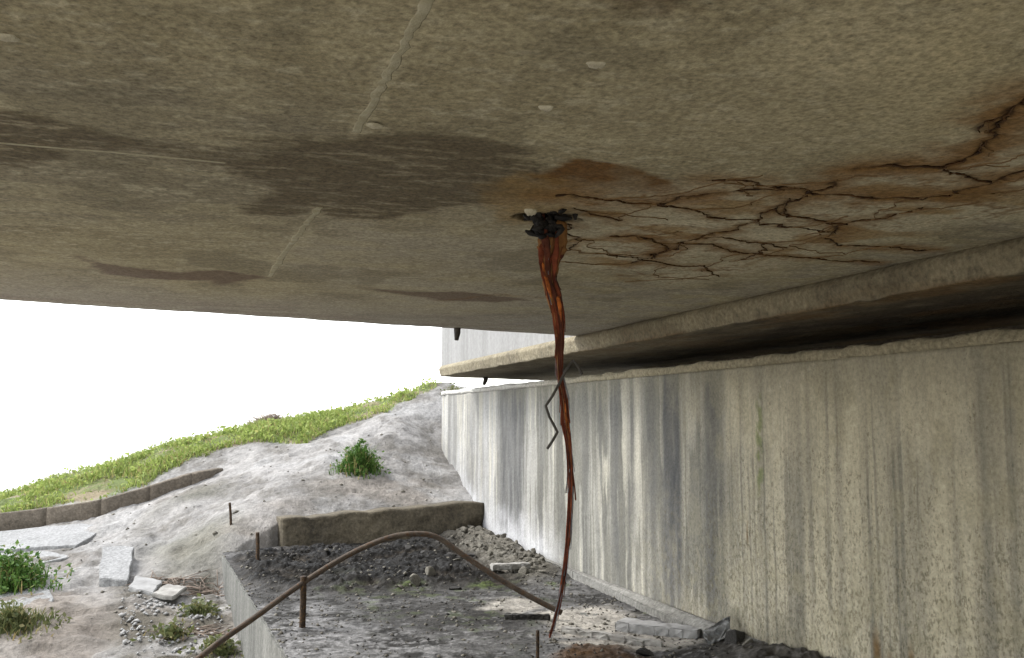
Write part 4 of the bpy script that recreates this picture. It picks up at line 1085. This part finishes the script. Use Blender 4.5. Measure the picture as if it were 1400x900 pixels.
# fine gravel (nobody could count it)
def scatter_bits(name, pos, sizes, mat, label):
    n = len(pos); base = np.array([(1, 0, 0), (-1, 0, 0), (0, 1, 0), (0, -1, 0), (0, 0, 1), (0, 0, -1)], float)
    tri = np.array([(0, 2, 4), (2, 1, 4), (1, 3, 4), (3, 0, 4), (2, 0, 5), (1, 2, 5), (3, 1, 5), (0, 3, 5)])
    ang = RNG.uniform(0, 6.28, n); c, s = np.cos(ang), np.sin(ang)
    B = base[None]*(1+RNG.uniform(-.35, .35, (n, 6, 1)))*np.array([1, .8, .55])
    X = B[..., 0]*c[:, None]-B[..., 1]*s[:, None]; Y = B[..., 0]*s[:, None]+B[..., 1]*c[:, None]
    tl = RNG.uniform(-.5, .5, (n, 1)); Z = B[..., 2]+X*tl
    V = np.stack([X, Y, Z], -1)*sizes[:, None, None]+pos[:, None, :]
    Fc = (tri[None]+np.arange(n)[:, None, None]*6).reshape(-1, 3)
    return tag(link(name, mesh_np(name, V.reshape(-1, 3), Fc), mat), label, 'gravel', kind='stuff')
pos = []
while len(pos) < 3600:
    x = random.uniform(.0, XW-.02); y = random.uniform(4.2, 9.6)
    if in_poly(np.array([x]), np.array([y]), bench_poly)[0] and random.random() < .35+.65*vnoise(np.array([x*3]), np.array([y*3]), 3)[0]:
        pos.append((x, y, bench_z(x, y)+.002))
pos = np.array(pos)
half = len(pos)//2
scatter_bits('gravel', pos[:half], RNG.uniform(.005, .018, half)*(RNG.random(half)**1.5+.4), M['rock'], 'loose grey gravel scattered over the bench')
scatter_bits('gravel', pos[half:], RNG.uniform(.003, .011, len(pos)-half)*(RNG.random(len(pos)-half)**1.5+.4), M['darkclod'], 'loose dark crumbs scattered over the bench')
pos = []
while len(pos) < 480:
    px, py = random.uniform(165, 305), random.uniform(805, 905)
    d = np.interp(py, [800, 830, 850, 890, 905], [8.3, 7.7, 7.4, 6.9, 6.7]); q = at_d(px, py, d)
    if fbm(np.array([q[0]*3.3+.4]), np.array([q[1]*3.3]), 8, 4)[0]+random.gauss(0, .10) < .5: continue
    pos.append((q[0], q[1], gz_at(q[0], q[1])+.01))
pos = np.array(pos)
scatter_bits('white_rubble', pos, RNG.uniform(.009, .032, len(pos))*(RNG.random(len(pos))**2+.3), M['rockw'], 'white broken fragments on the low ground beside the bench')
pos = []
while len(pos) < 380:
    q = at_d(random.uniform(-30, 600), 0, random.uniform(7, 12.2)); x, y = q[0], q[1]
    if in_poly(np.array([x]), np.array([y]), hole_poly)[0] or x > XW-.1: continue
    pos.append((x, y, 0))
pos = np.array(pos); pos[:, 2] = terr(pos[:, 0], pos[:, 1])+.002
scatter_bits('slope_gravel', pos, RNG.uniform(.006, .03, len(pos))*(RNG.random(len(pos))**2+.3), M['rock'], 'small stones strewn over the pale slope')

# ------------------------------------------------------------------ plants
def blades(name, pos, hgt, wid_, mat, lean=.5, segs=3):
    """bent tapered blades; pos: n x 3"""
    n = len(pos); ang = RNG.uniform(0, 6.28, n); ln = RNG.uniform(.1, lean, n)*hgt
    t = np.linspace(0, 1, segs+1); V = np.zeros((n, segs+1, 2, 3)); ca, sa = np.cos(ang), np.sin(ang)
    wa = RNG.uniform(0, 6.28, n)
    for k, tk in enumerate(t):
        cx = pos[:, 0]+ca*ln*tk**1.8; cy_ = pos[:, 1]+sa*ln*tk**1.8; cz = pos[:, 2]+hgt*(tk-.25*tk*tk*ln/np.maximum(hgt, 1e-6))
        w = wid_*(1-tk**1.6*.94)
        for s, sg in enumerate((-1, 1)):
            V[:, k, s, 0] = cx+np.cos(wa)*w*sg; V[:, k, s, 1] = cy_+np.sin(wa)*w*sg; V[:, k, s, 2] = cz
    st = (segs+1)*2; Fc = []
    for k in range(segs):
        q = np.array([k*2, k*2+1, k*2+3, k*2+2]); Fc.append(q[None]+np.arange(n)[:, None]*st)
    me = mesh_np(name, V.reshape(-1, 3), np.concatenate(Fc))
    tn = np.zeros((n, st, 4)); tn[..., 0] = RNG.random(n)[:, None]; tn[..., 1] = RNG.random(n)[:, None]; tn[..., 3] = 1
    set_attr(me, 'tint', tn.reshape(-1, 4)); me.materials.append(mat); return me
def leaves(name, cen_, size, mat):
    """small folded leaf quads in random directions"""
    n = len(cen_); a = RNG.normal(size=(n, 3)); a[:, 2] = np.abs(a[:, 2])*.6; a /= np.linalg.norm(a, axis=1)[:, None]
    b = np.cross(a, RNG.normal(size=(n, 3))); b /= np.linalg.norm(b, axis=1)[:, None]
    s = size[:, None]; V = np.stack([cen_, cen_+a*s*.5+b*s*.28, cen_+a*s, cen_+a*s*.5-b*s*.28], 1)
    me = mesh_np(name, V.reshape(-1, 3), np.arange(n*4).reshape(n, 4))
    tn = np.zeros((n, 4, 4)); tn[..., 0] = RNG.random(n)[:, None]; tn[..., 1] = RNG.random(n)[:, None]*.9; tn[..., 3] = 1
    set_attr(me, 'tint', tn.reshape(-1, 4)); me.materials.append(mat); return me
# grass along the crest
rt = RNG.uniform(-9, 0.4, 70000); fo = RNG.uniform(-.1, 3.6, 70000)
xs_ = grass_lo[:, 0]*RGT[0]+grass_lo[:, 1]*RGT[1]; fs_ = grass_lo[:, 0]*HF[0]+grass_lo[:, 1]*HF[1]
fw_ = np.interp(rt, xs_, fs_)+fo
gxp = RGT[0]*rt+HF[0]*fw_; gyp = RGT[1]*rt+HF[1]*fw_
dens = fbm(gxp*1.6, gyp*1.6, 201, 4); zone = grass_zone(gxp, gyp)
k = (zone > 0) & (RNG.random(len(rt)) < sstep(.36, .58, dens)*.92+.05)
gp = np.stack([gxp[k], gyp[k], terr(gxp[k], gyp[k])-.01], -1)
hh = RNG.uniform(.025, .085, len(gp))*(.6+1.1*sstep(.35, .65, dens[k]))
tag(link('grass', blades('grass', gp, hh, np.full(len(gp), .008), M['grass'], .9, 2)), 'short bright green grass along the crest of the slope', 'grass', kind='stuff')
# broad-leaved ground cover among the grass
kk = RNG.random(len(gp)) < .30
lc = gp[kk]+np.stack([RNG.normal(0, .03, kk.sum()), RNG.normal(0, .03, kk.sum()), RNG.uniform(.0, .09, kk.sum())], -1)
tag(link('ground_cover', leaves('ground_cover', lc, RNG.uniform(.03, .07, len(lc)), M['grass'])), 'leafy green ground cover mixed into the crest grass', 'ground cover', kind='stuff')
def clump(name, px, py, d, rx, ry, h, nb, mat, label, leafy=0, cat='plant', lean=.8):
    c = at_d(px, py, d); g = gz_at(c[0], c[1])
    root = empty(name, (c[0], c[1], g), label, cat)
    a = RNG.uniform(0, 6.28, nb); r = np.minimum(np.abs(RNG.normal(0, .55, nb)), 1.35)*(.65+.7*fbm(np.cos(a)*1.6+px, np.sin(a)*1.6, int(py), 3))
    x = c[0]+rx*r*np.cos(a)*RGT[0]+ry*r*np.sin(a)*HF[0]; y = c[1]+rx*r*np.cos(a)*RGT[1]+ry*r*np.sin(a)*HF[1]
    z = terr(x, y)
    hb = h*np.clip(1-.5*r, .25, 1)*RNG.uniform(.35, 1.25, nb)
    me = blades('blades', np.stack([x, y, z-.01], -1), hb, np.full(nb, .007), mat, lean, 3)
    tag(under(link('blades', me), root), kind='stuff')
    if leafy:
        i = RNG.integers(0, nb, leafy)
        q = np.stack([x[i]+RNG.normal(0, .03, leafy), y[i]+RNG.normal(0, .03, leafy), z[i]+hb[i]*RNG.uniform(.25, 1.05, leafy)], -1)
        tag(under(link('leaf_mass', leaves('leaf_mass', q, RNG.uniform(.025, .06, leafy), mat)), root), kind='stuff')
    return root
clump('green_tuft', 491, 657, 10.35, .22, .16, .30, 1100, M['weed'], 'round bright green tuft growing alone on the pale slope', 900, lean=.7)
clump('leafy_bush', 12, 806, 8.15, .36, .26, .30, 700, M['weed'], 'leafy green bush at the left edge below the kerb', 1700, 'bush')
clump('grass_tuft', 14, 866, 7.1, .30, .2, .17, 900, M['olive'], 'olive green grass tuft low at the left edge', 200)
clump('wall_weed', 620, 534, 12.6, .13, .10, .22, 260, M['olive'], 'small weed growing at the far top corner of the wall', 120)
for px, py, d, lb in ((272, 838, 7.6, 'small weed beside the bench side near its corner'), (235, 870, 7.1, 'small weed among the white fragments left of the bench'), (300, 893, 6.85, 'small weed at the lower end of the bent pipe')):
    clump('small_weed', px, py, d, .16, .12, .11, 220, M['olive'], lb, 160)
# dry twigs: shrub on the crest and litter at the foot of the apron
def twigs(name, px, py, d, rx, h, n, label, lie=False):
    c = at_d(px, py, d); g = gz_at(c[0], c[1]); Vs, Fs = [], []
    root = empty(name, (c[0], c[1], g), label, 'shrub' if not lie else 'dry stalks')
    for i in range(n):
        a = random.uniform(-1, 1); b_ = random.uniform(-.6, .6)
        p0 = np.array([c[0]+rx*a*RGT[0]*.8, c[1]+rx*a*RGT[1]*.8+b_*rx*.4, 0]); p0[2] = gz_at(p0[0], p0[1])-.01
        if lie:
            dd = np.array([random.gauss(0, 1), random.gauss(0, .6), random.uniform(0, .22)])*random.uniform(.08, .22)
            p2 = p0+dd; p2[2] = max(p2[2], gz_at(p2[0], p2[1])+.015); q = [p0+np.array([0, 0, .02]), (p0+p2)/2+np.array([0, 0, .02]), p2]
            r = [.005, .004, .002]
        else:
            p2 = p0+np.array([random.gauss(0, .07), random.gauss(0, .07), h*random.uniform(.5, 1.1)]); q = [p0, (p0+p2)/2+np.array([random.gauss(0, .02), 0, 0]), p2]; r = [.006, .005, .003]
        V, Fc = tube_vf(q, r, 4, off=len(Vs)); Vs += list(V); Fs += Fc
        if not lie:
            for j in range(4):
                s0 = q[1]*(1-j/4)+q[2]*(j/4); s1 = s0+np.array([random.gauss(0, .06), random.gauss(0, .05), random.uniform(.0, .07)])
                V, Fc = tube_vf([s0, (s0+s1)/2, s1], [.004, .003, .002], 3, off=len(Vs)); Vs += list(V); Fs += Fc
    me = mesh_np('twigs', np.array(Vs), Fs); me.materials.append(M['dry'])
    tag(under(link('twigs', me), root), kind='stuff'); return root
twigs('dry_shrub', 362, 590, 12.7, .24, .16, 90, 'dry brown leafless shrub on the grassy crest')
twigs('dry_stalks', 250, 800, 8.3, .38, .1, 90, 'dry fallen stalks at the foot of the eroded bank', True)
twigs('dry_stalks', 275, 868, 7.2, .22, .1, 60, 'dry fallen stalks beside the bench side', True)
